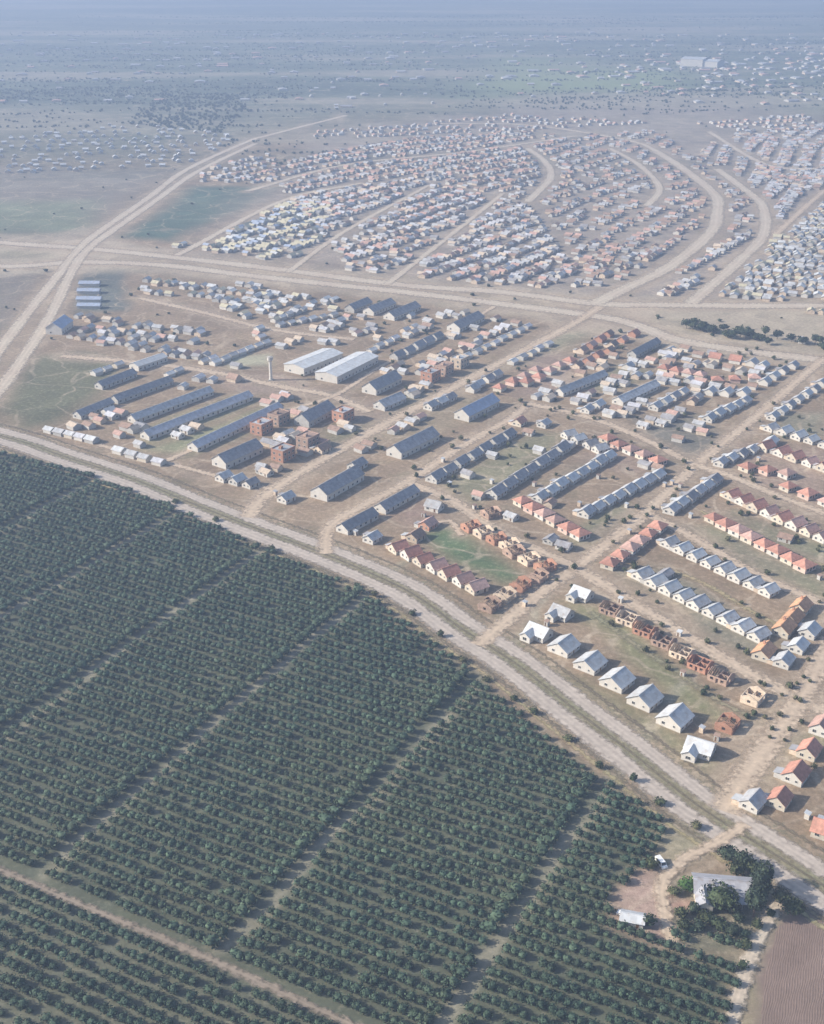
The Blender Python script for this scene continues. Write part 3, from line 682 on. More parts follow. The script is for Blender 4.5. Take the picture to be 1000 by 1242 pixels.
# ------------------------------------------------------------------ long blocks and sheds (one building each)
for name, lab, a, b, span, h, rise, wall, roof in BLOCKS:
    A, B = G(*a), G(*b); L = round(math.hypot(B[0]-A[0], B[1]-A[1]), 1); az = math.degrees(math.atan2(B[0]-A[0], B[1]-A[1]))
    mx, my = (A[0]+B[0])/2, (A[1]+B[1])/2
    place(house_gable(L, span, h, rise if 'white' in name else rise * 1.3, wall, roof, 1 if PPM(mx, my) > 1.5 else 0), name, mx, my, az, lab, 'building')
for k, (y, x0, x1) in enumerate(((347,97,122),(356,95,122),(366,94,124),(374,95,123))):
    A, B = G(x0, y), G(x1, y - 1); L = round(math.hypot(B[0]-A[0], B[1]-A[1]), 1)
    place(house_gable(L, 7, 2.6, 1.4, 'plaster_grey', 'roof_blue', 0), 'poultry_shed', (A[0]+B[0])/2, (A[1]+B[1])/2, 92,
          f'long low blue roofed shed, {ORD[k]} from the back of four beside the highway', 'building', 'blue roofed sheds by the highway')

def water_tower(px, py, hh, lab):
    x, y = G(px, py); r = thing('water_tower', x, y, 0, lab, 'tower')
    b = MB(); b.cyl((0,0,-.3), (0,0,hh-3.5), 1.1, .9, 14, 'plaster_white'); link('shaft', b.mesh('shaft'), r)
    b = MB(); b.cyl((0,0,hh-3.5), (0,0,hh-2.6), .9, 1.9, 14, 'plaster_white'); b.cyl((0,0,hh-2.6), (0,0,hh-.4), 1.9, 1.9, 14, 'plaster_white'); b.cyl((0,0,hh-.4), (0,0,hh), 2.0, .4, 14, 'concrete'); link('tank', b.mesh('tank'), r)
    b = MB(); b.box(-1.6,1.6,-1.6,1.6,-.3,.5,'concrete'); link('base_slab', b.mesh('base_slab'), r)
water_tower(329, 461, 16, 'tall slender white tower left of the two white sheds')

# far white factory
x, y = G(851, 80); r = thing('white_factory', x, y, azrot(122), 'large bright white factory far off at the top right', 'building')
for dx, L, D, h in ((-14, 50, 50, 15), (27, 32, 44, 12)):
    b = MB(); b.box(dx-L/2, dx+L/2, -D/2, D/2, -.3, h, 'plaster_white'); link('wall', b.mesh('wall'), r)
    b = MB(); gable_roof(b, L, D, h, 3, 'roof_white', .6); o = link('roof', b.mesh('roof'), r); o.location = (dx, 0, .05)

# ------------------------------------------------------------------ foliage
def ico():
    t = (1 + 5 ** .5) / 2
    v = np.array([(-1,t,0),(1,t,0),(-1,-t,0),(1,-t,0),(0,-1,t),(0,1,t),(0,-1,-t),(0,1,-t),(t,0,-1),(t,0,1),(-t,0,-1),(-t,0,1)], float)
    v /= np.linalg.norm(v[0])
    f = [(0,11,5),(0,5,1),(0,1,7),(0,7,10),(0,10,11),(1,5,9),(5,11,4),(11,10,2),(10,7,6),(7,1,8),(3,9,4),(3,4,2),(3,2,6),(3,6,8),(3,8,9),(4,9,5),(2,4,11),(6,2,10),(8,6,7),(9,8,1)]
    v = list(map(tuple, v)); mid = {}
    def m(a, b):
        k = (min(a, b), max(a, b))
        if k not in mid:
            p = np.array(v[a]) + np.array(v[b]); v.append(tuple(p / np.linalg.norm(p))); mid[k] = len(v) - 1
        return mid[k]
    nf = []
    for a, b, c in f:
        x, y, z = m(a, b), m(b, c), m(c, a); nf += [(a, x, z), (b, y, x), (c, z, y), (x, y, z)]
    return np.array(v), nf
ICV, ICF = ico()
def crown(g, rx, rz, zc, n, leaf, lumps=5, core=.72):
    """crown of n leaf sprays on an uneven lumpy shell, round a loose leafy core; returns verts, faces"""
    dirs = g.normal(size=(lumps, 3)); dirs /= np.linalg.norm(dirs, axis=1)[:, None]; dirs[:, 2] = np.abs(dirs[:, 2]) * .8
    amp = g.uniform(.1, .34, lumps)
    def rad(d):
        r = np.full(len(d), .84)
        for k in range(lumps): r += amp[k] * np.clip(d @ dirs[k], 0, 1) ** 5
        return r
    d = ICV; r = rad(d) * core * g.uniform(.85, 1.1, len(d))
    cv = d * r[:, None] * np.array([rx, rx, rz]) + np.array([0, 0, zc])
    d = g.normal(size=(n, 3)); d /= np.linalg.norm(d, axis=1)[:, None]
    r = rad(d) * (1 - .42 * g.random(n) ** 2.2) * g.uniform(.92, 1.12, n)
    c = d * r[:, None] * np.array([rx, rx, rz]) + np.array([0, 0, zc])
    nrm = d * .8 + g.normal(size=(n, 3)) * .6; nrm /= np.linalg.norm(nrm, axis=1)[:, None]
    a = np.cross(nrm, g.normal(size=(n, 3))); a /= np.linalg.norm(a, axis=1)[:, None]; b = np.cross(nrm, a)
    s = leaf * g.uniform(.6, 1.3, n)[:, None]; w = s * g.uniform(.5, .9, n)[:, None]
    lv = np.stack([c - a*s*.5, c - b*w*.5 + a*s*.05, c + a*s*.5, c + b*w*.5 + a*s*.05], 1).reshape(-1, 3)
    lv[:, 2] = np.maximum(lv[:, 2], .08); cv[:, 2] = np.maximum(cv[:, 2], .05)
    return np.vstack([cv, lv]), ICF + [tuple(len(cv) + 4*k + j for j in range(4)) for k in range(n)]
def trunk_mesh(h, r, mat='bark', limbs=4, g=None):
    b = MB(); b.cyl((0,0,-.2), (0,0,h), r, r*.7, 8, mat)
    for k in range(limbs):
        t = k * 6.283 / limbs + random.random(); q = h * random.uniform(.75, 1)
        b.cyl((0,0,q*.9), (math.cos(t)*h*.55, math.sin(t)*h*.55, q + h*.75), r*.5, r*.2, 6, mat)
    return b.mesh('trunk')
def mesh_np(name, v, f, mat):
    me = bpy.data.meshes.new(name); me.from_pydata([tuple(p) for p in v], [], f); me.materials.append(M[mat]); me.update(); return me

# ------------------------------------------------------------------ orchard layout
ROWAZ = 118.5
ua = R(90 - ROWAZ); UX, UY = math.cos(ua), math.sin(ua)           # along the rows
VX, VY = -UY, UX                                                    # across the rows (az 28.5)
def uv(x, y): return (x*UX + y*UY, x*VX + y*VY)
BOUND = [G(*p) for p in [(-330,480),(-200,507),(0,549),(110,578),(200,611),(330,671),(432,716),(500,762),(565,812),(640,876),(700,926),(745,955),(800,990),(806,1010),(790,1045),(745,1085),(740,1112),(800,1142),(898,1166),(886,1242),(878,1330),(500,1330),(0,1330),(-340,1330)]]
ORCH2 = [G(*p) for p in [(822,1112),(905,1132),(902,1158),(812,1138)]]
LANES = [uv(*G(*p))[0] for p in [(55,612),(105,690),(145,790),(240,895),(430,980),(632,1095)]]
LANES = LANES + [LANES[0] - 62, LANES[0] - 125, LANES[0] - 190]
U0 = min(uv(*p)[0] for p in BOUND); LANES = [U0 + round((l - U0) / 2.9) * 2.9 for l in LANES]
TRACK = [uv(*G(*p))[1] for p in [(0,1055),(410,1235)]]; TRACKV = sum(TRACK) / 2
P_ = []
us = [uv(*p)[0] for p in BOUND]; vs = [uv(*p)[1] for p in BOUND]
v = min(vs); row = 0
while v < max(vs):
    u = min(us)
    while u < max(us):
        x, y = u*UX + v*VX, u*UY + v*VY
        dl = min(LANES, key=lambda l: abs(u - l)) - u
        if v > TRACKV and 1.5 < abs(dl) < 4.2: x -= math.copysign(.75, dl)*UX; y -= math.copysign(.75, dl)*UY
        if (abs(dl) > 1.5 or v < TRACKV) and abs(v - TRACKV) > 3.9 and (inpoly(x, y, BOUND) or inpoly(x, y, ORCH2)) and random.random() > .035:
            P_.append((x + random.uniform(-.3, .3), y + random.uniform(-.3, .3), random.choice((.62, .85, .92, .95, 1, 1, 1, 1.04)) * random.uniform(.93, 1.07) * (1.4 if 0 < dl < 4.5 and v > TRACKV else 1)))
        u += 2.9
    v += 4.7; row += 1
def vis(x, y):
    px, py = INV(x, y); return -10 < px < 1010 and -10 < py < 1252
P_.sort(key=lambda p: (not vis(p[0], p[1]), -PPM(p[0], p[1])))
PROTO = [crown(np.random.default_rng(20+k), 1.8, 1.3, 1.35, 150, .56) for k in range(5)]
PROTO_LOW = [crown(np.random.default_rng(40+k), 1.95, 1.35, 1.4, 62, .72) for k in range(5)]
CM = [mesh_np('crown', *p, 'citrus_leaf') for p in PROTO]; TM = trunk_mesh(.9, .12, limbs=3)
for k, (x, y, s) in enumerate(P_[:300]):
    left_side = inpoly(x, y, [G(-50,1040), G(0,1062), G(420,1245), G(430,1300), G(-60,1300)])
    near_house = inpoly(x, y, ORCH2)
    if near_house: lab, grp = 'round dark citrus tree in the small plot beside the farmhouse', 'citrus trees beside the farmhouse'
    elif left_side: lab, grp = 'round citrus tree in the front corner below the dirt track', 'citrus trees below the dirt track'
    else: lab, grp = 'round citrus tree in the nearest open rows right of the dirt track', 'citrus trees in the nearest rows'
    r = thing('citrus_tree', x, y, random.uniform(0, 6.28), lab, 'tree', grp); r.scale = (s, s, s * random.uniform(.9, 1.1))
    link('crown', CM[k % 5], r); link('trunk', TM, r)
def mass(name, pts, protos, mat, label, cat, zs=(.9, 1.1)):
    V = []; Fq = []; Ft = []; off = 0
    g = np.random.default_rng(3)
    for k, (x, y, s) in enumerate(pts):
        pv, pf = protos[k % len(protos)]
        a = g.uniform(0, 6.283); c, sn = math.cos(a), math.sin(a)
        q = pv * s; q = np.stack([q[:, 0]*c - q[:, 1]*sn + x, q[:, 0]*sn + q[:, 1]*c + y, q[:, 2]*g.uniform(*zs)], 1)
        V.append(q)
        Ft.append(np.array(pf[:80]) + off); Fq.append(np.array(pf[80:]) + off); off += len(pv)
    V = np.vstack(V).astype(np.float32); Ft = np.vstack(Ft); Fq = np.vstack(Fq)
    me = bpy.data.meshes.new(name); me.vertices.add(len(V)); me.vertices.foreach_set('co', V.ravel())
    li = np.concatenate([Ft.ravel(), Fq.ravel()]).astype(np.int32)
    me.loops.add(len(li)); me.loops.foreach_set('vertex_index', li)
    nt, nq = len(Ft), len(Fq); me.polygons.add(nt + nq)
    me.polygons.foreach_set('loop_start', np.concatenate([np.arange(nt)*3, nt*3 + np.arange(nq)*4]).astype(np.int32))
    me.polygons.foreach_set('loop_total', np.concatenate([np.full(nt, 3), np.full(nq, 4)]).astype(np.int32))
    me.materials.append(M[mat]); me.update(calc_edges=True); me.validate()
    return tag(link(name, me), label, cat, None, 'stuff')
mass('orchard_trees', P_[300:], PROTO_LOW, 'citrus_leaf', 'mass of dark green citrus trees filling the orchard rows further back', 'trees')

def tree(px, py, h, rx, name, label, leaf='tree_leaf', n=420, lf=.9, seed=1, group=None, xy=None):
    x, y = xy or G(px, py); r = thing(name, x, y, random.uniform(0, 6), label, 'bush' if 'bush' in name else 'tree', group)
    g = np.random.default_rng(seed + 100)
    tr = h * .3 if 'bush' not in name else h * .1
    rz = (h - tr) / 2 / .98
    link('crown', mesh_np('crown', *crown(g, rx, rz, tr + rz * .95, n, lf, 7), leaf), r)
    if 'bush' not in name: link('trunk', trunk_mesh(h * .42, h * .035), r)
    else: link('trunk', trunk_mesh(h * .3, .08), r)
# farmstead trees
tree(876, 1103, 7.0, 5.2, 'garden_tree', 'large round dark tree standing in front of the farmhouse', 'tree_leaf', 520, 1.0, 1)
tree(833, 1080, 4.5, 2.9, 'garden_bush', 'bright green bush at the left end of the farmhouse', 'lime_leaf', 300, .8, 2)
tree(914, 1112, 11, 3.6, 'tall_tree', 'tall dark tree right of the farmhouse, nearest the camera', 'dark_leaf', 520, .95, 3)
tree(921, 1092, 10, 3.3, 'tall_tree', 'tall dark tree right of the farmhouse, middle of three', 'dark_leaf', 480, .95, 4)
tree(924, 1076, 9, 3.2, 'tall_tree', 'tall dark tree right of the farmhouse, furthest of three', 'dark_leaf', 480, .95, 5)
tree(882, 1044, 5, 3.4, 'garden_tree', 'dark spreading tree at the road corner behind the farmhouse', 'dark_leaf', 360, .85, 6)
tree(900, 1052, 5.5, 3.2, 'garden_tree', 'dark tree behind the farmhouse beside the road', 'dark_leaf', 360, .85, 7)
tree(893, 1062, 4.5, 3, 'garden_tree', 'dull green tree close behind the farmhouse roof', 'tree_leaf', 320, .85, 8)
tree(912, 1060, 4.5, 2.8, 'garden_tree', 'small dark tree behind the right end of the farmhouse', 'tree_leaf', 320, .85, 18)
tree(962, 1108, 4.5, 3.4, 'roadside_tree', 'round dark tree at the road edge by the brown field corner', 'tree_leaf', 380, .85, 9)
tree(946, 1094, 4, 2.8, 'roadside_tree', 'grey green tree between the farmhouse and the road', 'bush_leaf', 320, .8, 10)
tree(786, 1122, 3.8, 2.3, 'yard_bush', 'dark bush beside the white yard shed', 'tree_leaf', 260, .7, 11)
tree(790, 1052, 3.5, 2.2, 'yard_bush', 'dark bush beside the parked white van', 'tree_leaf', 260, .7, 12)
tree(818, 1085, 2.6, 1.9, 'yard_bush', 'brown green bush in the middle of the dirt yard', 'bush_leaf', 220, .6, 13)
for k, (px, py) in enumerate(((826,1112),(842,1108),(856,1118),(848,1128),(872,1126),(888,1134),(830,1128),(896,1118))):
    tree(px, py, random.uniform(2.8, 4), random.uniform(2, 2.7), 'garden_bush', 'dark green bush in the garden in front of the farmhouse', 'dark_leaf' if k % 2 else 'tree_leaf', 240, .7, 30+k, 'bushes in the farmhouse garden')
for k, (px, py) in enumerate(((845,1005),(800,976),(727,932),(690,898),(648,866),(624,850),(562,803),(535,772),(500,746),(455,724),(433,712),(330,668),(262,632),(213,610),(768,948),(590,826))):
    tree(px, py, random.uniform(1.8, 3.2), random.uniform(1.3, 2.2), 'roadside_bush', 'low dark bush on the dry verge between orchard and road', 'tree_leaf' if k % 3 else 'bush_leaf', 150, .7, 60+k, 'bushes along the orchard verge')
for k, (px, py) in enumerate(((935,1110),(918,1125),(905,1150),(900,1175))):
    tree(px, py, random.uniform(1.8, 3), random.uniform(1.3, 2), 'field_bush', 'low bush on the pale track edge beside the ploughed field', 'tree_leaf', 150, .7, 85+k, 'bushes beside the ploughed field')
# belt of trees under the avenue at right
for k in range(38):
    px = 833 + k * 4.7 + random.uniform(-3, 3); py = 397 + k * .75 + random.uniform(-5, 6)
    if 20 < k < 34 and k % 3: continue
    tree(px, py, random.uniform(4, 7.5), random.uniform(2.8, 4.6), 'belt_tree', 'dark bluish tree in the belt below the avenue at right', 'tree_leaf' if k % 3 else 'dark_leaf', 130, 1.5, 90+k, 'trees in the belt below the avenue')
# yard trees and shrubs of the township
yard = []
while len(yard) < 240:
    px, py = random.uniform(330, 1000), random.uniform(420, 960)
    x, y = G(px, py)
    if py < 500 + max(0, (px-380))*.78 - 10 and min((h[1]-x)**2 + (h[2]-y)**2 for h in HOUSES) > 42: yard.append((px, py))
YM = [mesh_np('crown', *crown(np.random.default_rng(300+k), 1.3, 1.1, 1.2, 90, .6, 5), 'tree_leaf' if k % 2 else 'bush_leaf') for k in range(6)]
YT = trunk_mesh(.8, .08, limbs=2)
for k, (px, py) in enumerate(yard):
    x, y = G(px, py)
    r = thing('yard_shrub', x, y, random.uniform(0, 6), 'small dull green shrub on bare ground between township houses', 'bush', 'shrubs scattered in the township'); s = random.uniform(.6, 1.35); r.scale = (s, s, s)
    link('crown', YM[k % 6], r); link('trunk', YT, r)
# small outhouses behind the township houses
spots = []
for h in HOUSES:
    if h[0] < 2.2 or random.random() < .62: continue
    a = azrot(h[3]); sg = random.choice((-1, 1)); ox, oy = random.uniform(-3, 3), sg * random.uniform(9, 11)
    x, y = h[1] + math.cos(a)*ox - math.sin(a)*oy, h[2] + math.sin(a)*ox + math.cos(a)*oy
    if min((q[1]-x)**2 + (q[2]-y)**2 for q in HOUSES) > 60: spots.append((x, y, h[3]))
def outhouse(k):
    w = MB(); w.box(-.9, .9, -.8, .8, -.2, 2.1, ('plaster_white', 'block_tan', 'plaster_grey')[k]); r = MB()
    r.add([(-1.1,-1,2.1),(1.1,-1,2.1),(1.1,1,2.4),(-1.1,1,2.4),(-1.1,-1,2.17),(1.1,-1,2.17),(1.1,1,2.47),(-1.1,1,2.47)], [(3,2,1,0),(4,5,6,7),(0,1,5,4),(1,2,6,5),(2,3,7,6),(3,0,4,7)], ('roof_white', 'roof_grey', 'tile_brown')[k])
    return [('wall', w.mesh('wall'), None), ('roof', r.mesh('roof'), None), opening('door', -.2, -.8, 's', .7, .02, 1.8, 'door_wood')]
OH = [outhouse(k) for k in range(3)]
for k, (x, y, az) in enumerate(spots): place(OH[k % 3], 'outhouse', x, y, az, 'tiny square outhouse standing in a bare yard behind the township houses', 'outhouse', 'outhouses in the township yards')
# far bushland
def far_bush():
    g = np.random.default_rng(11); pts = []
    town = [[G(*p) for p in q[0]] for q in QUARTERS[4:] if q[5] != 'city']
    wood = [G(*p) for p in [(140,178),(165,140),(205,116),(285,116),(300,132),(262,168),(200,182)]]
    for px0, px1, py0, py1, n in ((-60, 330, 95, 200, 60), (-60, 1060, 60, 125, 90), (-60, 1060, 20, 70, 60), (300, 1060, 112, 138, 16)):      # belts of scrub and field trees
        for _ in range(n):
            X, Y = G(g.uniform(px0, px1), g.uniform(py0, py1)); L = g.uniform(.03, .16) * Y; sl = g.normal() * .25
            for _ in range(int(L / 7)):
                t = g.normal() * .5; pts.append((X + t*L, Y + t*L*sl + g.normal() * 5, g.uniform(.7, 1.7)))
    for _ in range(1000):
        x, y = G(g.uniform(130, 310), g.uniform(112, 184))
        if inpoly(x, y, wood): pts.append((x, y, g.uniform(1.0, 2.3)))
    for _ in range(260):
        px, py = g.uniform(0, 1000), g.uniform(150, 420)
        x, y = G(px, py); pts.append((x, y, g.uniform(.6, 1.3)))
    pts = [p for p in pts if not any(inpoly(p[0], p[1], t) for t in town) and offroad(p[0], p[1], 3)]
    pr = [crown(np.random.default_rng(70+k), 1.6, 1.3, 1.2, 24, 1.1, 5, .85) for k in range(4)]
    mass('distant_bushland', pts, pr, 'dark_leaf', 'dark clumps of far bushland trees beyond the township fading into haze', 'trees', (.7, 1.1))

far_houses(); far_bush()
# ------------------------------------------------------------------ ground: one sheet to the horizon, its cover laid out in vertex colours
def axis(lo, hi, step, far, grow=1.22):
    a = list(np.arange(lo, hi + .1, step)); s = step
    while a[-1] < far[1]: s *= grow; a.append(a[-1] + s)
    s = step
    while a[0] > far[0]: s *= grow; a.insert(0, a[0] - s)
    return np.array(a)
xs = axis(-420, 480, 4, (-11000, 11000)); ys = axis(190, 1500, 4, (-3000, 16000))
XX, YY = np.meshgrid(xs, ys); X = XX.ravel(); Y = YY.ravel()
def wob(x, y, s, seed):
    g = np.random.default_rng(seed); o = np.zeros_like(x)
    for k in range(6):
        a = g.uniform(0, 6.28); f = g.uniform(.6, 1.8) / s; o += np.sin((x*math.cos(a) + y*math.sin(a)) * f + g.uniform(0, 6.28))
    return o / 3
WX = X + wob(X, Y, 9, 1) * 2.2 + wob(X, Y, 40, 4) * 2; WY = Y + wob(X, Y, 9, 2) * 2.2 + wob(X, Y, 40, 5) * 2
cov = np.tile(np.array([.25, .186, .126]), (len(X), 1))
far_t = np.clip((Y - 1700) / 600, 0, 1)[:, None]; cov = cov * (1 - far_t) + np.array([.115, .135, .085]) * far_t
amt = np.ones(len(X))
def patch(poly, c, soft=5, amount=1, ground=False, tex=None):
    P = np.array(poly if ground else [G(*p) for p in poly]); n = len(P); ins = np.zeros(len(X), bool); dist = np.full(len(X), 1e9)
    for i in range(n):
        a, b = P[i], P[(i+1) % n]; d = b - a
        t = np.clip(((WX-a[0])*d[0] + (WY-a[1])*d[1]) / (d @ d + 1e-9), 0, 1)
        dist = np.minimum(dist, np.hypot(WX - a[0] - t*d[0], WY - a[1] - t*d[1]))
        cr = ((a[1] > WY) != (b[1] > WY)) & (WX < (b[0]-a[0]) * (WY-a[1]) / (b[1]-a[1] + 1e-12) + a[0]); ins ^= cr
    sd = np.where(ins, dist, -dist); w = np.clip(sd / soft * .5 + .5, 0, 1)[:, None] * amount
    cov[:] = cov * (1 - w) + np.array(c) * w
    if tex is not None: amt[:] = amt * (1 - w[:, 0]) + tex * w[:, 0]
PATCHES = [
 # far country
 ([(-80,285),(-80,200),(120,205),(215,205),(150,250),(100,285)], (.20,.18,.15), 30, .9), ([(-80,286),(-80,246),(120,243),(105,282)], (.16,.18,.12), 20, 1),
 ([(146,288),(236,226),(345,226),(300,252),(205,292)], (.075,.115,.085), 12, 1), ([(300,300),(380,160),(620,130),(860,125),(1010,150),(1010,300),(900,380),(650,370)], (.275,.232,.195), 25, .8),
 ([(560,118),(610,74),(830,82),(835,112)], (.21,.25,.12), 60, 1, False, .2), ([(930,100),(1100,90),(1100,140),(960,140)], (.17,.19,.11), 60, 1),
 ([(150,175),(200,118),(280,118),(270,160)], (.06,.085,.06), 60, 1), ([(650,118),(850,112),(1010,135),(1010,160),(640,145)], (.25,.215,.18), 60, .6),
 ([(-80,120),(330,100),(560,120),(330,160),(200,190),(-80,195)], (.13,.14,.10), 90, .7),
 ([(100,330),(155,325),(150,378),(90,380)], (.10,.115,.105), 6, .9), ([(-60,330),(60,325),(10,400),(-60,430)], (.19,.165,.135), 15, .9),
 ([(0,500),(40,432),(105,428),(150,440),(130,470),(70,512),(20,520)], (.125,.125,.075), 9, 1), ([(20,440),(110,430),(150,442),(70,470)], (.14,.135,.08), 6, 1),
 # town blocks
 ([(505,650),(550,640),(600,672),(640,706),(610,712),(560,680)], (.10,.14,.07), 5, 1), ([(478,620),(520,605),(545,630),(510,645)], (.27,.19,.155), 6, .8),
 ([(760,505),(845,505),(885,545),(845,560),(790,535)], (.175,.16,.13), 7, 1), ([(700,470),(760,440),(790,450),(750,475)], (.20,.19,.125), 6, .9),
 ([(180,545),(330,490),(345,505),(230,555)], (.22,.225,.13), 5, .9), ([(170,520),(300,475),(312,487),(180,540)], (.215,.215,.125), 5, .8), ([(390,520),(470,480),(560,470),(480,520),(400,555)], (.22,.21,.13), 7, .8),
 ([(690,735),(725,738),(850,838),(905,890),(880,880),(800,838)], (.19,.19,.10), 4, .9), ([(630,790),(700,820),(880,925),(870,945),(780,890)], (.21,.20,.115), 4, .9),
 ([(740,690),(800,690),(940,765),(920,800),(840,760)], (.21,.20,.15), 5, .8), ([(820,640),(880,640),(1000,705),(1000,720),(900,685)], (.19,.185,.115), 4, .9),
 ([(890,620),(960,650),(1010,660),(1010,680),(940,660)], (.18,.19,.11), 4, .9), ([(900,960),(945,890),(1000,870),(1000,900),(960,920)], (.175,.185,.105), 5, .9),
 ([(540,590),(620,540),(650,525),(690,530),(610,600),(570,615)], (.205,.20,.125), 6, .8), ([(620,620),(700,560),(735,545),(650,620)], (.22,.19,.14), 5, .7), ([(690,660),(760,610),(780,625),(715,672)], (.19,.195,.12), 4, .8),
 ([(560,455),(700,395),(740,400),(640,440)], (.22,.215,.14), 8, .8), ([(940,500),(1000,500),(1000,530),(950,530)], (.22,.21,.15), 5, .8),
 ([(270,432),(325,430),(328,444),(280,446)], (.36,.34,.24), 5, 1), ([(230,455),(340,455),(400,475),(300,480)], (.30,.225,.18), 6, .8), ([(400,495),(470,480),(480,505),(420,520)], (.30,.22,.17), 5, .8),
 ([(798,390),(826,388),(828,404),(796,404)], (.40,.29,.19), 4, 1), ([(858,380),(922,380),(920,398),(866,398)], (.36,.28,.21), 5, .9), ([(440,530),(560,470),(600,500),(500,540)], (.27,.22,.15), 6, .7),
 ([(155,300),(230,303),(225,318),(150,312)], (.35,.255,.21), 5, .8), ([(860,620),(900,690),(990,700),(1000,620)], (.25,.205,.155), 6, .4),
 ([(640,430),(700,430),(700,480),(620,480)], (.29,.215,.175), 8, .7), ([(720,525),(800,560),(790,580),(700,560)], (.29,.215,.17), 6, .7), ([(900,540),(1000,540),(1000,620),(900,590)], (.28,.205,.165), 8, .6),
]
for q in PATCHES: patch(*q)
patch([(-300,248),(0,284),(112,291),(218,304),(340,318),(490,337),(606,345),(722,356),(860,362),(1100,362),(1200,470),(1000,446),(913,436),(820,426),(748,400),(610,380),(487,364),(401,355),(300,343),(200,331),(100,330),(0,334),(-300,300)], (.37, .315, .235), 9, .85)
patch([(0,304),(110,308),(218,318),(340,332),(487,350),(606,361),(700,373),(720,378),(606,364),(487,352),(340,336),(218,322),(110,313),(0,312)], (.24, .215, .14), 5, .55)
patch([(690,362),(745,352),(790,372),(800,400),(740,412),(690,400),(660,385)], (.40, .32, .24), 8, .8)
patch([(60,285),(130,270),(160,300),(150,322),(95,335),(55,318)], (.38, .315, .24), 10, .7)
patch([(300,230),(420,180),(640,140),(860,130),(1010,160),(1010,330),(880,372),(640,352),(430,330),(210,312)], (.27, .228, .19), 25, .6)
def shoulder(c, w, colr, amount):
    d = np.full(len(X), 1e9); lo = c.min(0) - w*3; hi = c.max(0) + w*3; k = np.where((X > lo[0]) & (X < hi[0]) & (Y > lo[1]) & (Y < hi[1]))[0]
    if not len(k): return
    dd = np.full(len(k), 1e9)
    for p in c[::2]: dd = np.minimum(dd, np.hypot(WX[k]-p[0], WY[k]-p[1]))
    ww = (np.clip((w*1.05 - dd) / (w*.45), 0, 1) * amount)[:, None]; cov[k] = cov[k]*(1-ww) + np.array(colr)*ww
for c, w in ROADC:
    if np.mean(c[:, 1]) > 1900: continue
    shoulder(c, w, (.33, .26, .19), .7)
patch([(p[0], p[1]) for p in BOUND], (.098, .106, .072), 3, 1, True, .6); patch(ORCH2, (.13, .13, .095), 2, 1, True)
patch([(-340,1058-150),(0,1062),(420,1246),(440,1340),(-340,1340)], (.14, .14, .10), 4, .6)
for l in LANES: patch([(l*UX + q*VX + e*UX, l*UY + q*VY + e*UY) for q, e in ((TRACKV + 3, -.6), (max(vs) - 8, -.6), (max(vs) - 8, 3.4), (TRACKV + 3, 3.4))], (.27, .245, .18), 1.5, .9, True)
for q in [([(760,1010),(830,1000),(880,1012),(860,1040),(815,1060),(800,1030)], (.27,.235,.16), 4, 1), ([(800,985),(870,1005),(860,1020),(800,1010)], (.24,.21,.15), 3, 1),
          ([(772,1062),(800,1052),(812,1070),(815,1130),(800,1142),(742,1115),(748,1090)], (.36,.26,.21), 2.5, 1), ([(815,1070),(935,1060),(915,1150),(815,1135)], (.17,.155,.11), 3, 1), ([(815,1092),(850,1095),(848,1106),(815,1104)], (.40,.24,.19), 2, .9),
          ([(940,1118),(1010,1100),(1200,1160),(1200,1300),(912,1300),(925,1180)], (.185, .135, .115), 1.5, 1, False, .22), ([(930,1112),(946,1112),(926,1190),(915,1300),(898,1300),(915,1180)], (.26,.24,.15), 2, .8)]: patch(*q)
FIELD = [G(*p) for p in [(944,1122),(1004,1104),(1200,1164),(1200,1320),(914,1320),(928,1184)]]
fb = MB(); fa = R(90 - 22); fx, fy_ = math.cos(fa), math.sin(fa); gx, gy = -fy_, fx
lo = min(p[0]*gx + p[1]*gy for p in FIELD); hi = max(p[0]*gx + p[1]*gy for p in FIELD); l0 = min(p[0]*fx + p[1]*fy_ for p in FIELD); l1 = max(p[0]*fx + p[1]*fy_ for p in FIELD)
c_ = lo
while c_ < hi:
    prev = None; t_ = l0
    while t_ < l1:
        w_ = .15 * math.sin(t_ * .7 + c_); x_, y_ = t_*fx + (c_+w_)*gx, t_*fy_ + (c_+w_)*gy
        if inpoly(x_, y_, FIELD):
            h_ = random.uniform(.02, .06); cur = [(x_ - gx*.29, y_ - gy*.29, -.01), (x_ + gx*random.uniform(-.1, .1), y_ + gy*.05, h_), (x_ + gx*.29, y_ + gy*.29, -.01)]
            if prev: fb.add(prev + cur, [(0,1,4,3),(1,2,5,4)], 'field_soil')
            prev = cur
        else: prev = None
        t_ += 1.3
    c_ += .62
o = link('ploughed_field', fb.mesh('ploughed_field')); o['kind'] = 'structure'
nx, ny = len(xs), len(ys)
idx = np.arange(nx*ny).reshape(ny, nx); q = np.stack([idx[:-1,:-1], idx[:-1,1:], idx[1:,1:], idx[1:,:-1]], -1).reshape(-1, 4)
me = bpy.data.meshes.new('ground'); me.vertices.add(nx*ny); me.vertices.foreach_set('co', np.stack([X, Y, np.zeros_like(X)], 1).astype(np.float32).ravel())
me.loops.add(q.size); me.loops.foreach_set('vertex_index', q.ravel().astype(np.int32)); me.polygons.add(len(q)); me.polygons.foreach_set('loop_start', (np.arange(len(q))*4).astype(np.int32)); me.polygons.foreach_set('loop_total', np.full(len(q), 4, np.int32))
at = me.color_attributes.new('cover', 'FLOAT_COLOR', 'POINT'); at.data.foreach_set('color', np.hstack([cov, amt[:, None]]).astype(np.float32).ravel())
me.update(calc_edges=True)
m, nt, b, out = new_mat('ground')
a = nt.nodes.new('ShaderNodeAttribute'); a.attribute_name = 'cover'; P = worldpos(nt)
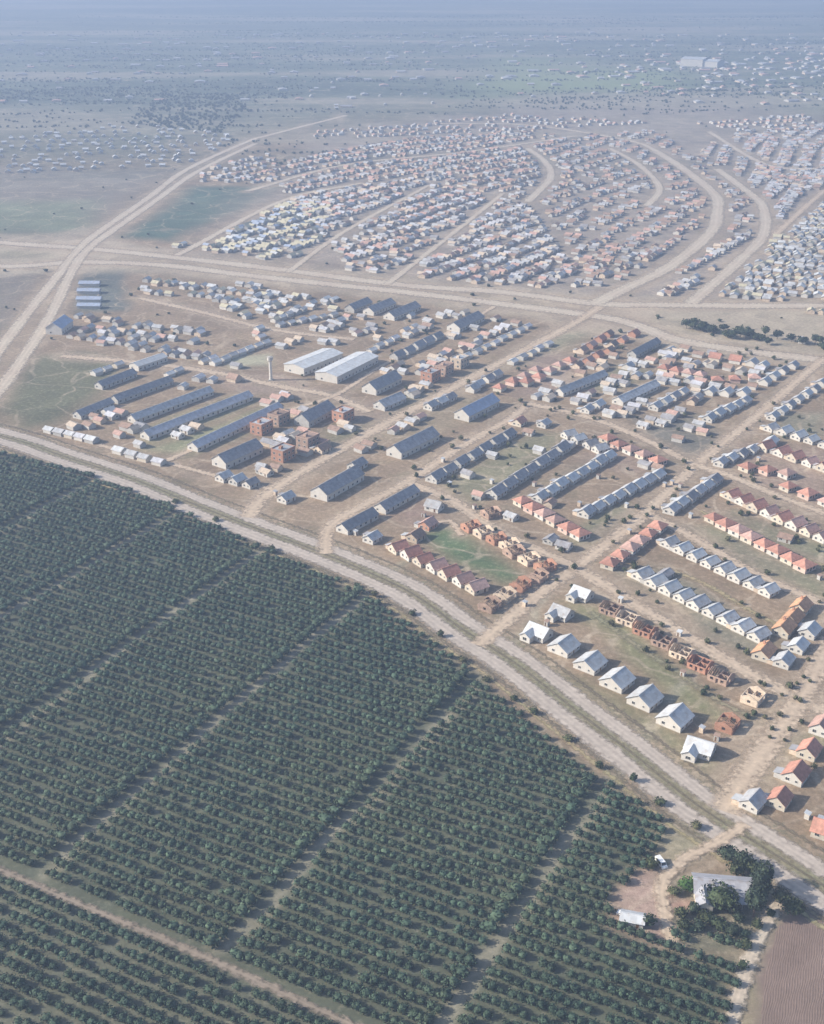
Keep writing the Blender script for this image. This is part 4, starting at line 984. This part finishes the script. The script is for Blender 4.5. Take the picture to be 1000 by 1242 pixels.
mp = nt.nodes.new('ShaderNodeMapping'); mp.inputs['Rotation'].default_value = (0, 0, R(36)); nt.links.new(P, mp.inputs[0])
vr_ = nt.nodes.new('ShaderNodeTexVoronoi'); vr_.distance = 'CHEBYCHEV'; vr_.inputs['Scale'].default_value = .075; vr_.inputs['Randomness'].default_value = .55; nt.links.new(mp.outputs[0], vr_.inputs['Vector'])
sv = nt.nodes.new('ShaderNodeSeparateColor'); nt.links.new(vr_.outputs['Color'], sv.inputs[0])
n0 = noise(nt, .012, 3, P); n1 = noise(nt, .07, 4, P, .6); n2 = noise(nt, .45, 4, P, .65); n3 = noise(nt, 2.2, 2, P)
mq = nt.nodes.new('ShaderNodeMapping'); mq.inputs['Scale'].default_value = (.25, 1, 1); nt.links.new(P, mq.inputs[0])
ff = noise(nt, .0035, 5, mq.outputs[0], .62); sp = nt.nodes.new('ShaderNodeSeparateXYZ'); nt.links.new(P, sp.inputs[0]); fy = mathn(nt, 'MULTIPLY', a.outputs['Alpha'], mrange(nt, sp.outputs[1], 1200, 2200, 0, 1))
base = mixc(nt, mathn(nt, 'MULTIPLY', fy, mrange(nt, ff, .50, .60, 0, .8)), a.outputs['Color'], (.30, .265, .20))                 # open farm land between the far woods
base = mixc(nt, mathn(nt, 'MULTIPLY', fy, mrange(nt, ff, .40, .47, .8, 0)), base, (.055, .075, .05))
cc = mixc(nt, mathn(nt, 'MULTIPLY', a.outputs['Alpha'], mrange(nt, n1, .54, .72, 0, .5)), base, mixc(nt, .6, a.outputs['Color'], (.14, .145, .075)))     # patches of grass
cc = mixc(nt, mathn(nt, 'MULTIPLY', a.outputs['Alpha'], mrange(nt, n2, .54, .72, 0, .6)), cc, mixc(nt, .55, a.outputs['Color'], (.40, .335, .26)))                       # bare pale earth
vp = nt.nodes.new('ShaderNodeTexVoronoi'); vp.feature = 'DISTANCE_TO_EDGE'; vp.inputs['Scale'].default_value = .028
wp = nt.nodes.new('ShaderNodeTexNoise'); wp.inputs['Scale'].default_value = .03; nt.links.new(P, wp.inputs['Vector'])
va = nt.nodes.new('ShaderNodeVectorMath'); va.operation = 'MULTIPLY_ADD'; nt.links.new(wp.outputs['Color'], va.inputs[0]); va.inputs[1].default_value = (30, 30, 0); nt.links.new(P, va.inputs[2]); nt.links.new(va.outputs[0], vp.inputs['Vector'])
foot = mathn(nt, 'MULTIPLY', mathn(nt, 'MULTIPLY', mrange(nt, vp.outputs['Distance'], .012, .03, .55, 0), mrange(nt, a.outputs['Alpha'], .6, .9, 0, 1)), mrange(nt, n1, .4, .6, 1, .3))
cc = mixc(nt, foot, cc, (.41, .335, .25))
f = mathn(nt, 'MULTIPLY', mrange(nt, n0, .3, .7, .86, 1.14), mathn(nt, 'ADD', mrange(nt, n2, .3, .7, .76, 1.22), mrange(nt, n3, .3, .7, -.18, .18)))
f = mathn(nt, 'MULTIPLY', f, mrange(nt, sv.outputs[0], 0, 1, .88, 1.12))
f = mathn(nt, 'ADD', 1.0, mathn(nt, 'MULTIPLY', a.outputs['Alpha'], mathn(nt, 'SUBTRACT', f, 1.0)))
nt.links.new(scale_col(nt, cc, f), b.inputs['Base Color']); b.inputs['Roughness'].default_value = .97; b.inputs['Specular IOR Level'].default_value = .1
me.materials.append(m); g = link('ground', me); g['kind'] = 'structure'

# ------------------------------------------------------------------ the farmstead
x, y = G(876, 1083)
root = place(house_ell(17.0, 8.4, 3.0, 2.1, 'plaster_cream', 'roof_farm', 5.2, 1), 'farmhouse', x, y, 97, 'large farmhouse with dull lilac grey metal roof among dark trees', 'farmhouse')
r = MB(); r.add([(-2.4,-4.75,2.75),(8.8,-4.75,2.75),(8.8,-7.0,2.35),(-2.4,-7.0,2.35),(-2.4,-4.75,2.85),(8.8,-4.75,2.85),(8.8,-7.0,2.45),(-2.4,-7.0,2.45)], [(0,1,2,3),(7,6,5,4),(3,2,6,7),(1,5,6,2),(0,3,7,4)], 'roof_farm'); vr = link('veranda_roof', r.mesh('veranda_roof'), root)
for xx in (-2.2, 1.4, 5.0, 8.6):
    p = MB(); p.cyl((xx,-6.85,-.2), (xx,-6.85,2.42), .09, .09, 8, 'plaster_white'); link('veranda_post', p.mesh('veranda_post'), vr)
x, y = G(767, 1119)
root = place(house_gable(6.5, 4.2, 2.2, .9, 'plaster_white', 'roof_white', 1), 'yard_shed', x, y, 105, 'low white roofed shed at the edge of the dirt yard', 'shed')

def vehicle(px, py, az, paint, label, name='parked_car', van=False):
    x, y = G(px, py); r = thing(name, x, y, azrot(az), label, 'van' if van else 'car')
    L, W, H = (4.9, 1.9, 2.0) if van else (4.3, 1.75, 1.45)
    if van: prof = [(-L/2,.35),(L/2,.35),(L/2,.95),(L/2-.7,1.1),(L/2-1.35,1.9),(-L/2+.15,2.0),(-L/2,1.6)]
    else: prof = [(-L/2,.35),(L/2,.35),(L/2,.75),(L/2-1.1,.92),(L/2-1.75,1.42),(-L/2+1.1,1.45),(-L/2+.45,.98),(-L/2,.9)]
    b = MB(); n = len(prof)
    ins = lambda z: .16 * max(0, (z - .95))
    vs = [(p[0], -W/2 + ins(p[1]), p[1]) for p in prof] + [(p[0], W/2 - ins(p[1]), p[1]) for p in prof]
    b.add(vs, [tuple(range(n))[::-1], tuple(range(n, 2*n))] + [(i, (i+1) % n, n+(i+1) % n, n+i) for i in range(n)], paint); link('body', b.mesh('body'), r)
    for sx in (-L*.31, L*.31):
        for sy in (-1, 1):
            b = MB(); b.cyl((sx, sy*(W/2-.16), .33), (sx, sy*(W/2+.02), .33), .33, .33, 16, 'tyre'); wh = link('wheel', b.mesh('wheel'), r)
            b = MB(); b.cyl((sx, sy*(W/2+.021), .33), (sx, sy*(W/2+.035), .33), .2, .18, 12, 'rim'); link('rim', b.mesh('rim'), wh)
    zt, zb = (1.78, 1.15) if van else (1.34, .98)
    for sy in (-1, 1):
        b = MB(); a0, a1 = (-L/2+.5, L/2-1.45) if van else (-L/2+.85, L/2-1.5)
        yy = lambda z: sy * (W/2 - ins(z) + .012)
        q = [(a0, yy(zb), zb), (a1+.25, yy(zb), zb), (a1-.1, yy(zt), zt), (a0+.25, yy(zt), zt)]
        b.poly(q, 'window_glass'); link('side_window', b.mesh('side_window'), r)
    (p0, p1) = (prof[3], prof[4]); nx_, nz_ = (p1[1]-p0[1]), -(p1[0]-p0[0]); ln = math.hypot(nx_, nz_); ox, oz = nx_/ln*.012, nz_/ln*.012
    b = MB(); f0, f1 = .12, .9; A = [p0[0]+(p1[0]-p0[0])*f0, p0[1]+(p1[1]-p0[1])*f0]; B = [p0[0]+(p1[0]-p0[0])*f1, p0[1]+(p1[1]-p0[1])*f1]
    b.poly([(A[0]+ox, -W/2+.15, A[1]+oz), (A[0]+ox, W/2-.15, A[1]+oz), (B[0]+ox, W/2-.25, B[1]+oz), (B[0]+ox, -W/2+.25, B[1]+oz)], 'window_glass'); link('windscreen', b.mesh('windscreen'), r)
vehicle(802, 1049, 160, 'car_white', 'white van parked in the dirt yard left of the farmhouse', 'parked_van', True)
vehicle(757, 1111, 120, 'car_white', 'white car parked beside the low shed in the yard')

# ------------------------------------------------------------------ light, sky, haze, camera
SUN_AZ, SUN_EL = -93.0, 29.0
w = bpy.data.worlds.new('World'); sc.world = w; w.use_nodes = True; nt = w.node_tree; nt.nodes.clear()
sky = nt.nodes.new('ShaderNodeTexSky'); sky.sky_type = 'NISHITA'; sky.sun_disc = False; sky.sun_elevation = R(SUN_EL); sky.sun_rotation = R(SUN_AZ)
sky.air_density = 1.0; sky.dust_density = 2.0; sky.ozone_density = 1.5
bg = nt.nodes.new('ShaderNodeBackground'); bg.inputs[1].default_value = .115; o = nt.nodes.new('ShaderNodeOutputWorld')
nt.links.new(sky.outputs[0], bg.inputs[0]); nt.links.new(bg.outputs[0], o.inputs[0])
ld = bpy.data.lights.new('sun', 'SUN'); ld.energy = 4.5; ld.angle = R(.6); ld.color = (1, .925, .81); lo = bpy.data.objects.new('sun', ld); col.objects.link(lo)
ca, ce = R(SUN_AZ), R(SUN_EL)
d = (math.sin(ca)*math.cos(ce), math.cos(ca)*math.cos(ce), math.sin(ce))      # towards the sun
from mathutils import Vector
lo.rotation_euler = Vector(d).to_track_quat('Z', 'Y').to_euler(); lo.location = (-300, 300, 400)

HZ = MB(); HZ.box(-13500, 13500, -4500, 19500, -1.0, 266, 'concrete')
me = bpy.data.meshes.new('haze'); me.from_pydata(HZ.v, [], HZ.f)
hm = bpy.data.materials.new('haze'); hm.use_nodes = True; nt = hm.node_tree; nt.nodes.clear()
vo = nt.nodes.new('ShaderNodeVolumePrincipled'); vo.inputs['Color'].default_value = (.40, .515, .75, 1); vo.inputs['Density'].default_value = .00036; vo.inputs['Anisotropy'].default_value = .1
oo = nt.nodes.new('ShaderNodeOutputMaterial'); nt.links.new(vo.outputs[0], oo.inputs['Volume']); me.materials.append(hm)
tag(link('haze', me), kind='stuff'); bpy.data.objects['haze']['label'] = 'pale blue haze filling the air over the far township'

cd = bpy.data.cameras.new('camera'); cam = bpy.data.objects.new('camera', cd); col.objects.link(cam); sc.camera = cam
cd.sensor_fit = 'VERTICAL'; cd.sensor_height = 24; cd.lens = 24 * F_ / 1242; cd.clip_start = 1; cd.clip_end = 40000
cam.location = (0, 0, CAMH); cam.rotation_euler = (math.pi/2 - PITCH, 0, 0)
sc.view_settings.view_transform = 'Standard'; sc.view_settings.look = 'None'; sc.view_settings.exposure = 0.88; sc.view_settings.gamma = 1
print('houses', len(HOUSES), 'far', len(FAR), 'orchard', len(P_), 'objects', len(bpy.data.objects))
